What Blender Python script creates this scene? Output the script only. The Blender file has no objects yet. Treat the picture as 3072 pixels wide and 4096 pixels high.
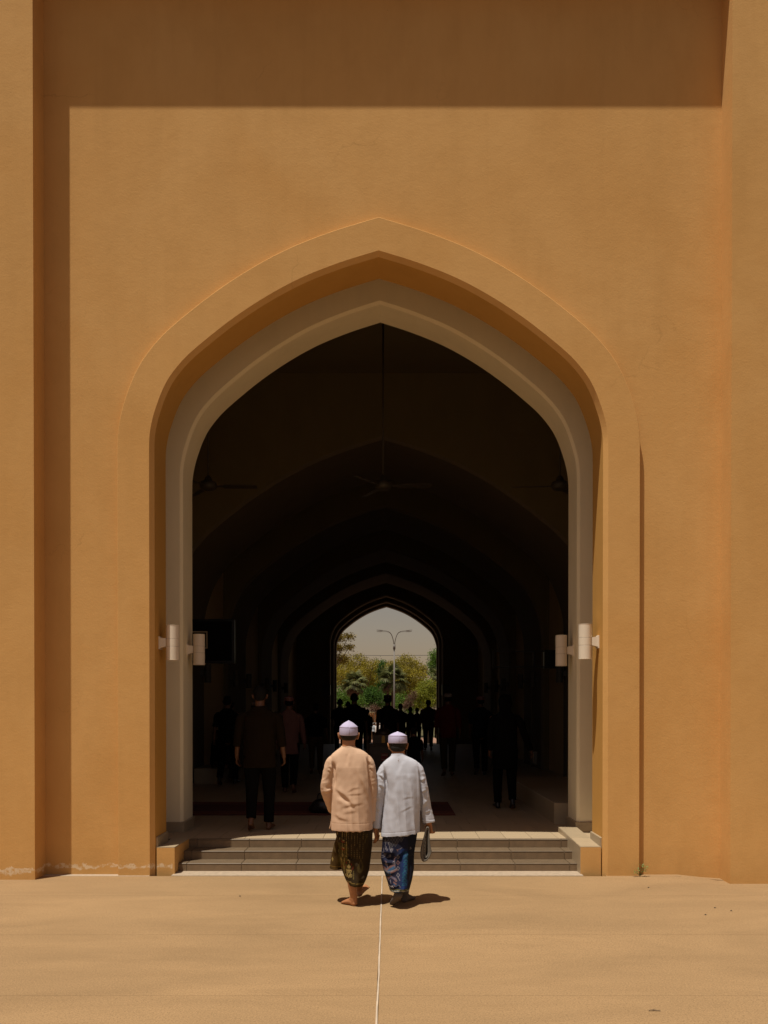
import bpy, bmesh, math, random
import numpy as np
from mathutils import Vector, Matrix, Euler, noise as mnoise
from mathutils.bvhtree import BVHTree

random.seed(7); np.random.seed(7)
SC = bpy.context.scene
COL = SC.collection
R = math.radians

# ------------------------------------------------------------------ camera, sky, sun, exposure
EYE = 1.78
F = 3457.7            # focal length in pixels of the 3072 px wide photograph
VPX, HORY = 1555.0, 2829.0
PITCH = 0.0067
cam_d = bpy.data.cameras.new('camera'); cam = bpy.data.objects.new('camera', cam_d); COL.objects.link(cam)
cam.location = (0, 0, EYE)
cam.rotation_euler = (R(90) - PITCH, 0, 0)
cam_d.sensor_fit = 'HORIZONTAL'; cam_d.sensor_width = 36.0
cam_d.lens = 36.0 * F / 3072.0
cam_d.shift_x = -(VPX - 1536.0) / 3072.0
cam_d.shift_y = (HORY + F * math.tan(PITCH) - 2048.0) / 3072.0
cam_d.clip_start = 0.1; cam_d.clip_end = 3000
SC.camera = cam

SUN_AZ, SUN_EL = R(43.8), R(73.6)
world = bpy.data.worlds.new('World'); SC.world = world; world.use_nodes = True
wn = world.node_tree; wn.nodes.clear()
sky = wn.nodes.new('ShaderNodeTexSky'); sky.sky_type = 'NISHITA'; sky.sun_disc = False
sky.sun_elevation = SUN_EL; sky.sun_rotation = R(180) + SUN_AZ
sky.air_density = 1.0; sky.dust_density = 1.6; sky.ozone_density = 1.0
tint = wn.nodes.new('ShaderNodeMix'); tint.data_type = 'RGBA'; tint.blend_type = 'MULTIPLY'
tint.inputs[0].default_value = 1.0
tint.inputs[7].default_value = (0.85, 0.58, 0.422, 1)
bg = wn.nodes.new('ShaderNodeBackground'); bg.inputs['Strength'].default_value = 0.1
wo = wn.nodes.new('ShaderNodeOutputWorld')
wn.links.new(sky.outputs[0], tint.inputs[6]); wn.links.new(tint.outputs[2], bg.inputs['Color'])
wn.links.new(bg.outputs[0], wo.inputs['Surface'])

sun_d = bpy.data.lights.new('sun', 'SUN'); sun = bpy.data.objects.new('sun', sun_d); COL.objects.link(sun)
sun_d.energy = 5.0; sun_d.angle = R(0.53); sun_d.color = (1.0, 0.935, 0.81)
sd = Vector((math.sin(SUN_AZ) * math.cos(SUN_EL), math.cos(SUN_AZ) * math.cos(SUN_EL), -math.sin(SUN_EL)))
sun.rotation_euler = sd.to_track_quat('-Z', 'Y').to_euler()
sun.location = (-6, -6, 30)

SC.view_settings.view_transform = 'Standard'; SC.view_settings.look = 'None'
SC.view_settings.gamma = 1.0; SC.view_settings.use_curve_mapping = False
SC.view_settings.exposure = 0.0
SC.render.engine = 'CYCLES'
SC.cycles.use_denoising = True
SC.cycles.max_bounces = 8; SC.cycles.diffuse_bounces = 5; SC.cycles.glossy_bounces = 3
SC.cycles.sample_clamp_indirect = 4.0

# ------------------------------------------------------------------ helpers
def P(x, y, d):
    """world point at depth d on the sight line of a photograph pixel (3072 x 4096)"""
    u = (x - VPX) / F
    v = (HORY + F * math.tan(PITCH) - y) / F
    c, s = math.cos(PITCH), math.sin(PITCH)
    k = d / (c + v * s)
    return Vector((u * k, d, EYE + (-s + v * c) * k))

def link(o, parent=None):
    COL.objects.link(o)
    if parent is not None: o.parent = parent
    return o

def tag(o, label=None, cat=None, group=None, kind=None):
    if label: o['label'] = label
    if cat: o['category'] = cat
    if group: o['group'] = group
    if kind: o['kind'] = kind
    return o

def empty(name, loc, rz=0.0, label=None, cat=None, group=None, kind=None):
    o = bpy.data.objects.new(name, None); link(o)
    o.location = loc; o.rotation_euler = (0, 0, rz); o.empty_display_size = 0.2
    return tag(o, label, cat, group, kind)

class MB:
    def __init__(s): s.v = []; s.f = []; s.sm = []
    def add(s, vs, fs, smooth=False):
        b = len(s.v); s.v += [tuple(p) for p in vs]
        for f in fs: s.f.append([b + i for i in f]); s.sm.append(smooth)
        return s
    def box(s, lo, hi):
        (x0, y0, z0), (x1, y1, z1) = lo, hi
        return s.add([(x0,y0,z0),(x1,y0,z0),(x1,y1,z0),(x0,y1,z0),(x0,y0,z1),(x1,y0,z1),(x1,y1,z1),(x0,y1,z1)],
                     [(3,2,1,0),(4,5,6,7),(0,1,5,4),(1,2,6,5),(2,3,7,6),(3,0,4,7)])
    def cbox(s, lo, hi, c=0.003):
        """box whose four top edges are chamfered"""
        (x0,y0,z0),(x1,y1,z1) = lo, hi
        vs = [(x0,y0,z0),(x1,y0,z0),(x1,y1,z0),(x0,y1,z0),(x0,y0,z1-c),(x1,y0,z1-c),(x1,y1,z1-c),(x0,y1,z1-c),
              (x0+c,y0+c,z1),(x1-c,y0+c,z1),(x1-c,y1-c,z1),(x0+c,y1-c,z1)]
        fs = [(3,2,1,0),(8,9,10,11)]
        for i in range(4):
            j = (i + 1) % 4
            fs += [(i,j,4+j,4+i),(4+i,4+j,8+j,8+i)]
        return s.add(vs, fs)
    def strip(s, A, B, smooth=True):
        n = len(A)
        return s.add(list(A) + list(B), [(i, i+1, n+i+1, n+i) for i in range(n-1)], smooth)
    def tube(s, pts, radii, n=12, ref=(1,0,0), sub=0, round_caps=True, smooth=True):
        pts = [Vector(p) for p in pts]
        rr = [(r, r) if not isinstance(r, (tuple, list)) else tuple(r) for r in radii]
        if sub: pts, rr = resample(pts, rr, sub)
        m = len(pts); ref = Vector(ref)
        tang = []
        for i in range(m):
            t = pts[min(i+1, m-1)] - pts[max(i-1, 0)]
            tang.append(t.normalized() if t.length > 1e-9 else Vector((0,0,1)))
        rings = []
        def ring(c, t, ra, rb):
            a = ref - t * ref.dot(t)
            if a.length < 0.15: a = Vector((0,1,0)) - t * t.y
            a.normalize(); b = t.cross(a)
            return [c + a * (ra * math.cos(2*math.pi*k/n)) + b * (rb * math.sin(2*math.pi*k/n)) for k in range(n)]
        if round_caps:
            r0 = min(rr[0])
            for q in (0.15, 0.5, 0.8):
                w = math.sqrt(max(0, 1-(1-q)**2)); rings.append(ring(pts[0]-tang[0]*r0*(1-q), tang[0], rr[0][0]*w, rr[0][1]*w))
        for i in range(m): rings.append(ring(pts[i], tang[i], *rr[i]))
        if round_caps:
            r1 = min(rr[-1])
            for q in (0.8, 0.5, 0.15):
                w = math.sqrt(max(0, 1-(1-q)**2)); rings.append(ring(pts[-1]+tang[-1]*r1*(1-q), tang[-1], rr[-1][0]*w, rr[-1][1]*w))
        vs = [p for r in rings for p in r]; fs = []
        for i in range(len(rings)-1):
            for k in range(n):
                k2 = (k+1) % n
                fs.append((i*n+k, i*n+k2, (i+1)*n+k2, (i+1)*n+k))
        s.add(vs, fs, smooth)
        b = len(s.v) - len(vs)
        s.f.append([b + k for k in range(n)][::-1]); s.sm.append(False)
        s.f.append([b + (len(rings)-1)*n + k for k in range(n)]); s.sm.append(False)
        return s
    def rings(s, rings, smooth=True, cap=True):
        n = len(rings[0]); vs = [p for r in rings for p in r]; fs = []
        for i in range(len(rings)-1):
            for k in range(n):
                k2 = (k+1) % n
                fs.append((i*n+k, i*n+k2, (i+1)*n+k2, (i+1)*n+k))
        s.add(vs, fs, smooth)
        if cap:
            b = len(s.v) - len(vs)
            s.f.append([b + k for k in range(n)][::-1]); s.sm.append(False)
            s.f.append([b + (len(rings)-1)*n + k for k in range(n)]); s.sm.append(False)
        return s
    def ellipsoid(s, c, r, nu=14, nv=9, rot=None):
        c = Vector(c); rot = rot or Matrix.Identity(3)
        vs = []
        for j in range(1, nv):
            th = math.pi*j/nv
            for k in range(nu):
                ph = 2*math.pi*k/nu
                vs.append(c + rot @ Vector((r[0]*math.sin(th)*math.cos(ph), r[1]*math.sin(th)*math.sin(ph), r[2]*math.cos(th))))
        top = len(vs); vs.append(c + rot @ Vector((0,0,r[2]))); vs.append(c - rot @ Vector((0,0,r[2])))
        fs = []
        for j in range(nv-2):
            for k in range(nu):
                k2 = (k+1)%nu; fs.append((j*nu+k, (j+1)*nu+k, (j+1)*nu+k2, j*nu+k2))
        for k in range(nu):
            k2 = (k+1)%nu
            fs.append((top, k, k2)); fs.append((top+1, (nv-2)*nu+k2, (nv-2)*nu+k))
        return s.add(vs, fs, True)
    def mesh(s, name):
        me = bpy.data.meshes.new(name); me.from_pydata(s.v, [], s.f)
        me.polygons.foreach_set('use_smooth', s.sm); me.update()
        return me
    def build(s, name, mat=None, parent=None, recalc=False):
        me = s.mesh(name)
        if recalc:
            bm = bmesh.new(); bm.from_mesh(me); bmesh.ops.recalc_face_normals(bm, faces=bm.faces); bm.to_mesh(me); bm.free()
        if mat: me.materials.append(mat)
        return link(bpy.data.objects.new(name, me), parent)

def cr(p0, p1, p2, p3, t):
    return 0.5*((2*p1)+(-p0+p2)*t+(2*p0-5*p1+4*p2-p3)*t*t+(-p0+3*p1-3*p2+p3)*t*t*t)

def resample(pts, rr, sub):
    op, orr = [], []
    m = len(pts)
    for i in range(m-1):
        a, b, c, d = pts[max(i-1,0)], pts[i], pts[i+1], pts[min(i+2,m-1)]
        ra, rb, rc, rd = rr[max(i-1,0)], rr[i], rr[i+1], rr[min(i+2,m-1)]
        for k in range(sub):
            t = k/sub
            op.append(cr(a,b,c,d,t))
            orr.append(tuple(max(0.002, cr(ra[q],rb[q],rc[q],rd[q],t)) for q in (0,1)))
    op.append(pts[-1]); orr.append(rr[-1])
    return op, orr

def remesh(mb, name, voxel, mat, parent=None, smooth_it=3, factor=0.5):
    """joins overlapping closed shells into ONE continuous skin"""
    me = mb.mesh(name + '_raw'); o = bpy.data.objects.new(name, me); COL.objects.link(o)
    m = o.modifiers.new('r', 'REMESH'); m.mode = 'VOXEL'; m.voxel_size = voxel; m.use_smooth_shade = True
    if smooth_it:
        q = o.modifiers.new('s', 'SMOOTH'); q.factor = factor; q.iterations = smooth_it
    dg = bpy.context.evaluated_depsgraph_get(); dg.update()
    new = bpy.data.meshes.new_from_object(o.evaluated_get(dg), depsgraph=dg)
    o.modifiers.clear(); o.data = new; new.name = name; bpy.data.meshes.remove(me)
    new.materials.clear()
    if mat: new.materials.append(mat)
    new.polygons.foreach_set('use_smooth', [True]*len(new.polygons))
    if parent is not None: o.parent = parent
    return o

def get_v(me):
    a = np.empty(len(me.vertices)*3); me.vertices.foreach_get('co', a); return a.reshape(-1,3)
def get_n(me):
    a = np.empty(len(me.vertices)*3); me.vertices.foreach_get('normal', a); return a.reshape(-1,3)
def set_v(me, a):
    me.vertices.foreach_set('co', a.reshape(-1)); me.update()

def copy_tree(o, parent=None, name=None):
    c = o.copy(); COL.objects.link(c)
    if parent is not None: c.parent = parent
    for ch in list(o.children): copy_tree(ch, c)
    return c

# ------------------------------------------------------------------ materials
def new_mat(name):
    m = bpy.data.materials.new(name); m.use_nodes = True
    nt = m.node_tree; b = nt.nodes['Principled BSDF']
    return m, nt, b

def mix(nt, a, b, fac, blend='MIX'):
    n = nt.nodes.new('ShaderNodeMix'); n.data_type = 'RGBA'; n.blend_type = blend
    for sock, val in ((n.inputs[6], a), (n.inputs[7], b), (n.inputs[0], fac)):
        if isinstance(val, bpy.types.NodeSocket): nt.links.new(val, sock)
        elif isinstance(val, (tuple, list)): sock.default_value = (*val[:3], 1)
        else: sock.default_value = val
    return n.outputs[2]

def math_n(nt, op, a, b=None, clamp=False):
    n = nt.nodes.new('ShaderNodeMath'); n.operation = op; n.use_clamp = clamp
    for sock, val in ((n.inputs[0], a), (n.inputs[1], b)):
        if val is None: continue
        if isinstance(val, bpy.types.NodeSocket): nt.links.new(val, sock)
        else: sock.default_value = val
    return n.outputs[0]

def noise_n(nt, scale, detail=4, rough=0.55, vec=None, dist=0.0):
    n = nt.nodes.new('ShaderNodeTexNoise'); n.inputs['Scale'].default_value = scale
    n.inputs['Detail'].default_value = detail; n.inputs['Roughness'].default_value = rough
    n.inputs['Distortion'].default_value = dist
    if vec is not None: nt.links.new(vec, n.inputs['Vector'])
    return n.outputs['Fac']

def coords(nt, kind='Object', scale=None):
    n = nt.nodes.new('ShaderNodeTexCoord')
    if scale is None: return n.outputs[kind]
    mp = nt.nodes.new('ShaderNodeMapping'); mp.inputs['Scale'].default_value = scale
    nt.links.new(n.outputs[kind], mp.inputs['Vector']); return mp.outputs['Vector']

def ramp(nt, fac, stops):
    n = nt.nodes.new('ShaderNodeValToRGB'); nt.links.new(fac, n.inputs[0])
    e = n.color_ramp.elements
    while len(e) < len(stops): e.new(0.5)
    for el, (p, c) in zip(e, stops):
        el.position = p; el.color = (*c, 1) if len(c) == 3 else c
    return n.outputs['Color']

def bump(nt, b, h, strength, dist, prev=None):
    n = nt.nodes.new('ShaderNodeBump'); n.inputs['Strength'].default_value = strength; n.inputs['Distance'].default_value = dist
    nt.links.new(h, n.inputs['Height'])
    if prev is not None: nt.links.new(prev, n.inputs['Normal'])
    nt.links.new(n.outputs[0], b.inputs['Normal'])
    return n.outputs[0]

def simple(name, col, rough=0.7, var=0.0, scale=6.0, bump_s=0.0, bump_scale=60, bump_d=0.002, metallic=0.0, spec=None):
    m, nt, b = new_mat(name)
    b.inputs['Roughness'].default_value = rough; b.inputs['Metallic'].default_value = metallic
    if spec is not None: b.inputs['Specular IOR Level'].default_value = spec
    v = coords(nt)
    if var:
        n = noise_n(nt, scale, 5, 0.6, v)
        dark = tuple(c*(1-var) for c in col); light = tuple(min(1, c*(1+var)) for c in col)
        c = ramp(nt, n, [(0.3, dark), (0.7, light)])
        nt.links.new(c, b.inputs['Base Color'])
    else: b.inputs['Base Color'].default_value = (*col, 1)
    if bump_s:
        bump(nt, b, noise_n(nt, bump_scale, 6, 0.6, v), bump_s, bump_d)
    return m

def plaster(name, col, col2, fine=1.0, peel=False):
    m, nt, b = new_mat(name)
    b.inputs['Roughness'].default_value = 0.92; b.inputs['Specular IOR Level'].default_value = 0.15
    v = coords(nt)
    big = noise_n(nt, 0.55, 4, 0.6, v, 0.6)
    mid = noise_n(nt, 2.6, 6, 0.65, coords(nt, 'Object', (1, 1, 0.5)))
    c = mix(nt, col, col2, ramp(nt, big, [(0.35, (0,0,0)), (0.68, (1,1,1))]))
    c = mix(nt, c, tuple(x*0.86 for x in col), math_n(nt, 'MULTIPLY', ramp(nt, mid, [(0.45, (0,0,0)), (0.8, (1,1,1))]), 0.5))
    fleck = noise_n(nt, 38, 3, 0.5, v)
    c = mix(nt, c, tuple(x*0.5 for x in col), math_n(nt, 'MULTIPLY', ramp(nt, fleck, [(0.73, (0,0,0)), (0.78, (1,1,1))]), 0.25))
    if peel:
        sep = nt.nodes.new('ShaderNodeSeparateXYZ'); nt.links.new(v, sep.inputs[0])
        edge = math_n(nt, 'ADD', sep.outputs[2], math_n(nt, 'MULTIPLY', math_n(nt, 'SUBTRACT', noise_n(nt, 7, 6, 0.75, v), 0.5), 0.16))
        d = math_n(nt, 'ABSOLUTE', math_n(nt, 'SUBTRACT', edge, 0.088))
        wid = math_n(nt, 'MULTIPLY', math_n(nt, 'SUBTRACT', noise_n(nt, 3.1, 5, 0.7, v), 0.40), 0.16)
        msk = math_n(nt, 'LESS_THAN', d, wid)
        msk = math_n(nt, 'MULTIPLY', msk, math_n(nt, 'LESS_THAN', sep.outputs[0], -2.3))
        c = mix(nt, c, (0.78, 0.62, 0.42), math_n(nt, 'MULTIPLY', msk, math_n(nt, 'MULTIPLY', ramp(nt, noise_n(nt, 24, 3, 0.6, v), [(0.38, (0.1,0.1,0.1)), (0.52, (1,1,1))]), 0.9)))
        dirt = math_n(nt, 'SUBTRACT', 1.0, math_n(nt, 'MULTIPLY', sep.outputs[2], 3.0), True)
        c = mix(nt, c, tuple(x*0.6 for x in col), math_n(nt, 'MULTIPLY', math_n(nt, 'MULTIPLY', dirt, mid), 0.55))
    vo = nt.nodes.new('ShaderNodeTexVoronoi'); vo.feature = 'DISTANCE_TO_EDGE'; vo.inputs['Scale'].default_value = 0.55
    wv = nt.nodes.new('ShaderNodeVectorMath'); wv.operation = 'ADD'; nz_ = nt.nodes.new('ShaderNodeTexNoise'); nz_.inputs['Scale'].default_value = 1.7; nz_.inputs['Detail'].default_value = 7
    nt.links.new(v, nz_.inputs['Vector']); nt.links.new(v, wv.inputs[0]); nt.links.new(nz_.outputs['Color'], wv.inputs[1]); nt.links.new(wv.outputs[0], vo.inputs['Vector'])
    crack = math_n(nt, 'MULTIPLY', math_n(nt, 'LESS_THAN', vo.outputs['Distance'], 0.0035), ramp(nt, noise_n(nt, 0.9, 3, 0.6, v), [(0.55, (0,0,0)), (0.68, (1,1,1))]))
    c = mix(nt, c, tuple(x*0.55 for x in col), math_n(nt, 'MULTIPLY', crack, 0.25*min(1, fine)))
    run = noise_n(nt, 3.2, 4, 0.6, coords(nt, 'Object', (1.6, 1.6, 0.12)))
    c = mix(nt, c, tuple(x*0.80 for x in col), math_n(nt, 'MULTIPLY', ramp(nt, run, [(0.50, (0,0,0)), (0.80, (1,1,1))]), 0.22))
    nt.links.new(c, b.inputs['Base Color'])
    trowel = noise_n(nt, 5.0, 5, 0.6, coords(nt, 'Object', (1.0, 1.0, 1.15)))
    n1 = bump(nt, b, trowel, 0.16*fine, 0.016)
    grit = noise_n(nt, 55, 7, 0.68, v)
    n2 = bump(nt, b, grit, 0.26*fine, 0.006, n1)
    return m

M = {}
M['ochre'] = plaster('ochre_plaster', (0.610, 0.337, 0.113), (0.655, 0.382, 0.141), 1.0, True)
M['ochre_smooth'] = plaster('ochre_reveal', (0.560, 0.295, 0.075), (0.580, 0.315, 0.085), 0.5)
M['white'] = plaster('white_plaster', (0.90, 0.78, 0.545), (0.91, 0.795, 0.57), 0.25)
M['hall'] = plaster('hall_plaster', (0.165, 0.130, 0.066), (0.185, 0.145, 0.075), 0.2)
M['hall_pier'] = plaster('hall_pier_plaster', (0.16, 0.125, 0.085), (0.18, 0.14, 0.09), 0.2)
M['hall_wall'] = plaster('hall_wall_lit', (0.60, 0.45, 0.26), (0.64, 0.48, 0.28), 0.2)  # paler than the vaults: stronger light on the walls put into the colour
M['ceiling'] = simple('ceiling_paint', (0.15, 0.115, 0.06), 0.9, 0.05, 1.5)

def concrete(name, col):
    m, nt, b = new_mat(name); b.inputs['Roughness'].default_value = 0.9; b.inputs['Specular IOR Level'].default_value = 0.2
    v = coords(nt)
    big = noise_n(nt, 0.7, 5, 0.62, coords(nt, 'Object', (0.7, 1.8, 1)), 0.8)
    c = mix(nt, tuple(x*0.86 for x in col), tuple(x*1.12 for x in col), ramp(nt, big, [(0.32, (0,0,0)), (0.70, (1,1,1))]))
    streak = noise_n(nt, 1.3, 6, 0.7, coords(nt, 'Object', (0.5, 3.0, 1)), 0.4)
    c = mix(nt, c, (col[0]*0.66, col[1]*0.63, col[2]*0.60), math_n(nt, 'MULTIPLY', ramp(nt, streak, [(0.52, (0,0,0)), (0.78, (1,1,1))]), 0.32))
    spk = noise_n(nt, 85, 6, 0.8, v)
    c = mix(nt, c, (col[0]*0.42, col[1]*0.40, col[2]*0.38), math_n(nt, 'MULTIPLY', ramp(nt, spk, [(0.48, (0,0,0)), (0.62, (1,1,1))]), 0.6))
    vo = nt.nodes.new('ShaderNodeTexVoronoi'); vo.inputs['Scale'].default_value = 80; nt.links.new(v, vo.inputs['Vector'])
    c = mix(nt, c, tuple(min(1, x*1.45) for x in col), math_n(nt, 'MULTIPLY', ramp(nt, vo.outputs['Distance'], [(0.12, (1,1,1)), (0.3, (0,0,0))]), 0.5))
    nt.links.new(c, b.inputs['Base Color'])
    bump(nt, b, spk, 0.35, 0.004)
    return m
M['ground'] = concrete('exposed_aggregate_concrete', (0.305, 0.197, 0.099))
M['ground_pale'] = simple('pale_screed', (0.36, 0.28, 0.20), 0.9, 0.15, 22, 0.4, 120, 0.003)
M['sealant'] = simple('joint_sealant', (0.47, 0.38, 0.29), 0.7, 0.15, 9)
M['dark_joint'] = simple('joint_grout', (0.07, 0.045, 0.025), 0.95)

def tile_mat(name, col, rough, var, scale, stretch=(1,1,1)):
    m, nt, b = new_mat(name); b.inputs['Roughness'].default_value = rough
    info = nt.nodes.new('ShaderNodeObjectInfo')
    n = noise_n(nt, scale, 7, 0.7, coords(nt, 'Object', stretch), 0.7)
    c = ramp(nt, n, [(0.28, tuple(x*(1-var) for x in col)), (0.72, tuple(x*(1+var) for x in col))])
    c = mix(nt, c, tuple(x*0.8 for x in col), math_n(nt, 'MULTIPLY', info.outputs['Random'], 0.55))
    nt.links.new(c, b.inputs['Base Color'])
    bump(nt, b, noise_n(nt, 70, 5, 0.7, coords(nt)), 0.25, 0.002)
    return m
M['riser'] = tile_mat('slate_riser', (0.185, 0.120, 0.064), 0.6, 0.25, 9)
M['tread'] = tile_mat('slate_tread', (0.135, 0.092, 0.052), 0.55, 0.2, 7)
M['floor_tile'] = tile_mat('beige_floor_tile', (0.42, 0.32, 0.205), 0.5, 0.05, 3)
M['grout'] = simple('tile_grout', (0.26, 0.20, 0.14), 0.9)
M['skirt_tile'] = tile_mat('skirting_tile', (0.40, 0.31, 0.20), 0.4, 0.10, 5)
M['lamp_white'] = simple('lamp_paint', (0.74, 0.64, 0.51), 0.45, 0.03, 4)
M['lamp_gap'] = simple('lamp_groove', (0.16, 0.12, 0.09), 0.8)
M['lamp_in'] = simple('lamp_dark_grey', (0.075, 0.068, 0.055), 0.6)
M['metal_dark'] = simple('dark_metal', (0.035, 0.03, 0.027), 0.45, metallic=0.6)
M['fan'] = simple('fan_paint', (0.045, 0.034, 0.02), 0.6)
M['black'] = simple('black_plastic', (0.008, 0.008, 0.009), 0.35)
M['screen'] = simple('screen_glass', (0.004, 0.005, 0.007), 0.12)
M['carpet'] = simple('red_carpet', (0.085, 0.016, 0.010), 0.98, 0.4, 30, 0.6, 300, 0.004)
M['carpet_band'] = simple('carpet_border', (0.17, 0.05, 0.025), 0.98, 0.4, 40, 0.6, 300, 0.004)
M['wood'] = simple('dark_carved_wood', (0.045, 0.022, 0.010), 0.45, 0.35, 14, 0.4, 40, 0.003)
M['gold'] = simple('brass', (0.30, 0.17, 0.05), 0.4, metallic=0.7)
M['red_sign'] = simple('red_sign', (0.20, 0.02, 0.015), 0.6)
M['bluegrey'] = simple('paper', (0.5, 0.42, 0.32), 0.8)
# ------------------------------------------------------------------ the arch curve
XC = -0.106                      # arch axis, beside the camera
RAW = [(0,6.602),(.413,6.473),(.817,6.313),(1.178,6.121),(1.521,5.897),(1.831,5.657),(2.037,5.476),(2.183,5.304),
       (2.269,5.158),(2.338,4.986),(2.39,4.814),(2.419,4.642),(2.424,4.453)]
def _fix(p):
    k = 1 - PITCH*(p[1]-EYE)/9.13
    return (p[0]*k, EYE + (p[1]-EYE)*k)
HALF = [_fix(p) for p in RAW]
def smooth_half(pts, sub=5):
    q = [Vector((x, z, 0)) for x, z in pts]
    o, _ = resample(q, [(1,1)]*len(q), sub)
    return [(p.x, p.y) for p in o]
HALF = smooth_half(HALF)          # apex -> springing on the right

def offset_half(h, d):
    """half curve moved outwards by d (inwards when negative), apex kept on the axis"""
    out = []
    for i, (x, z) in enumerate(h):
        a = h[max(i-1,0)]; b = h[min(i+1,len(h)-1)]
        t = Vector((b[0]-a[0], b[1]-a[1])); t.normalize()
        n = Vector((-t.y, t.x)); n = n if n.y > -0.2 and n.x > -0.2 else -n
        if i == 0:
            out.append((0.0, z + d/max(0.3, n.y)))
        else: out.append((x + n.x*d, z + n.y*d))
    out = [p for i, p in enumerate(out) if i == 0 or p[0] > 0]
    return out

def full(h, zb, xc=XC):
    """left foot -> apex -> right foot as (x, z)"""
    right = [(xc + x, z) for x, z in h] + [(xc + h[-1][0], zb)]
    left = [(xc - x, z) for x, z in h[1:]][::1]
    left = left + [(xc - h[-1][0], zb)]
    return left[::-1] + right

def at(curve, d): return [(x, d, z) for x, z in curve]

def seg_strip(mb, h1, d1, h2, d2, zb1, zb2=None, flip=False):
    a, b = at(full(h1, zb1), d1), at(full(h2, zb1 if zb2 is None else zb2), d2)
    # split at the apex so that the crease stays sharp
    k = len(a)//2
    for lo, hi in ((0, k+1), (k, len(a))):
        A, B = a[lo:hi], b[lo:hi]
        # keep the straight jamb flat-shaded against the curve
        if flip: A, B = B, A
        mb.strip(A, B, True)

def arch_wall(mb, h, d, zb, x0, x1, ztop, flip=False):
    c = full(h, zb)
    vs, fs = [], []
    def q(p0, p1, p2, p3):
        n = len(vs); vs.extend([p0, p1, p2, p3]); fs.append((n, n+1, n+2, n+3) if not flip else (n+3, n+2, n+1, n))
    q((x0, d, zb), (c[0][0], d, zb), (c[0][0], d, ztop), (x0, d, ztop))
    for (xa, za), (xb, zb_) in zip(c[1:-2], c[2:-1]):
        if xb - xa > 1e-5: q((xa, d, za), (xb, d, zb_), (xb, d, ztop), (xa, d, ztop))
    q((c[-1][0], d, zb), (x1, d, zb), (x1, d, ztop), (c[-1][0], d, ztop))
    mb.add(vs, fs, False)

D_WALL, D_TRIM, D_PIL = 9.195, 9.122, 8.91
PX0, PX1 = -3.652, 3.525
FLOOR = 0.276
IN = offset_half(HALF, -0.045)
OUT = offset_half(HALF, 0.335)
mosque = empty('mosque', (0, 9.2, 0), 0, 'tall ochre plastered mosque building with a pointed arch gateway and vaulted dark hall', 'building')
def mpart(name, mb, mat, parent=None):
    o = mb.build(name, M[mat] if isinstance(mat, str) else mat, None)
    p = parent or mosque
    o.parent = p; o.matrix_parent_inverse = p.matrix_world.inverted() if False else Matrix.Translation(-Vector(p.location)) if p is mosque else Matrix.Identity(4)
    return o

# facade wall, set back between the pilasters
w = MB(); arch_wall(w, offset_half(OUT, -0.02), D_WALL, -0.3, PX0-0.4, PX1+0.4, 11.0)
mpart('facade_wall', w, 'ochre')
# raised band round the arch: front face, outer edge, bevelled inner edge
w = MB()
seg_strip(w, HALF, D_TRIM, offset_half(HALF, 0.331), D_TRIM, -0.05, flip=True)
OUT2 = offset_half(HALF, 0.331)
seg_strip(w, OUT2, D_TRIM, OUT, D_TRIM+0.004, -0.05, flip=True)
seg_strip(w, OUT, D_TRIM+0.004, OUT, D_WALL+0.01, -0.05, flip=True)
seg_strip(w, IN, D_TRIM+0.045, HALF, D_TRIM, -0.05, flip=True)
mpart('arch_surround', w, 'ochre')
w = MB()
seg_strip(w, IN, 9.63, IN, D_TRIM+0.045, -0.05, flip=True)
arch_wall(w, IN, 9.63, -0.05, -5.0, 5.0, 11.0, True)
mpart('arch_reveal', w, 'ochre_smooth')
# pilasters and the beam over the recess
w = MB(); w.cbox((-7.5, D_PIL, -0.3), (PX0, 9.8, 9.466), 0.001); mpart('pilaster', w, 'ochre')
w = MB(); w.cbox((PX1, D_PIL, -0.3), (7.5, 9.8, 9.466), 0.001); mpart('pilaster', w, 'ochre')
w = MB(); w.box((-7.5, D_PIL, 9.468), (7.5, 9.8, 12.0)); mpart('lintel_beam', w, 'ochre')

# white inner arch behind the porch gap
WHT = [(x*0.9995, z + 0.088*max(0, (z-4.45)/2.1)) for x, z in IN]
WOUT = offset_half(WHT, 0.032)
D_W0, D_W1 = 10.40, 10.92
w = MB()
arch_wall(w, WOUT, D_W0, FLOOR-0.1, -5.0, 5.0, 9.0)
mpart('inner_arch_wall', w, 'white')
w = MB(); seg_strip(w, WHT, D_W0+0.032, WOUT, D_W0, FLOOR-0.1, flip=True); mpart('inner_arch_bevel', w, 'white')
w = MB(); seg_strip(w, WHT, D_W1, WHT, D_W0+0.032, FLOOR-0.1, flip=True); mpart('inner_arch_soffit', w, 'white')
w = MB(); arch_wall(w, WHT, D_W1, FLOOR-0.1, -5.0, 5.0, 9.0, True); mpart('hall_end_wall', w, 'hall_wall')
w = MB(); w.box((-5.0, 9.63, 8.2), (5.0, 10.4, 8.4)); mpart('porch_ceiling', w, 'white')
for sx in (-1, 1):
    w = MB(); w.box((4.0*sx-0.1, 9.64, 0), (4.0*sx+0.1, 10.39, 8.2)); mpart('porch_wall', w, 'white')

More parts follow.
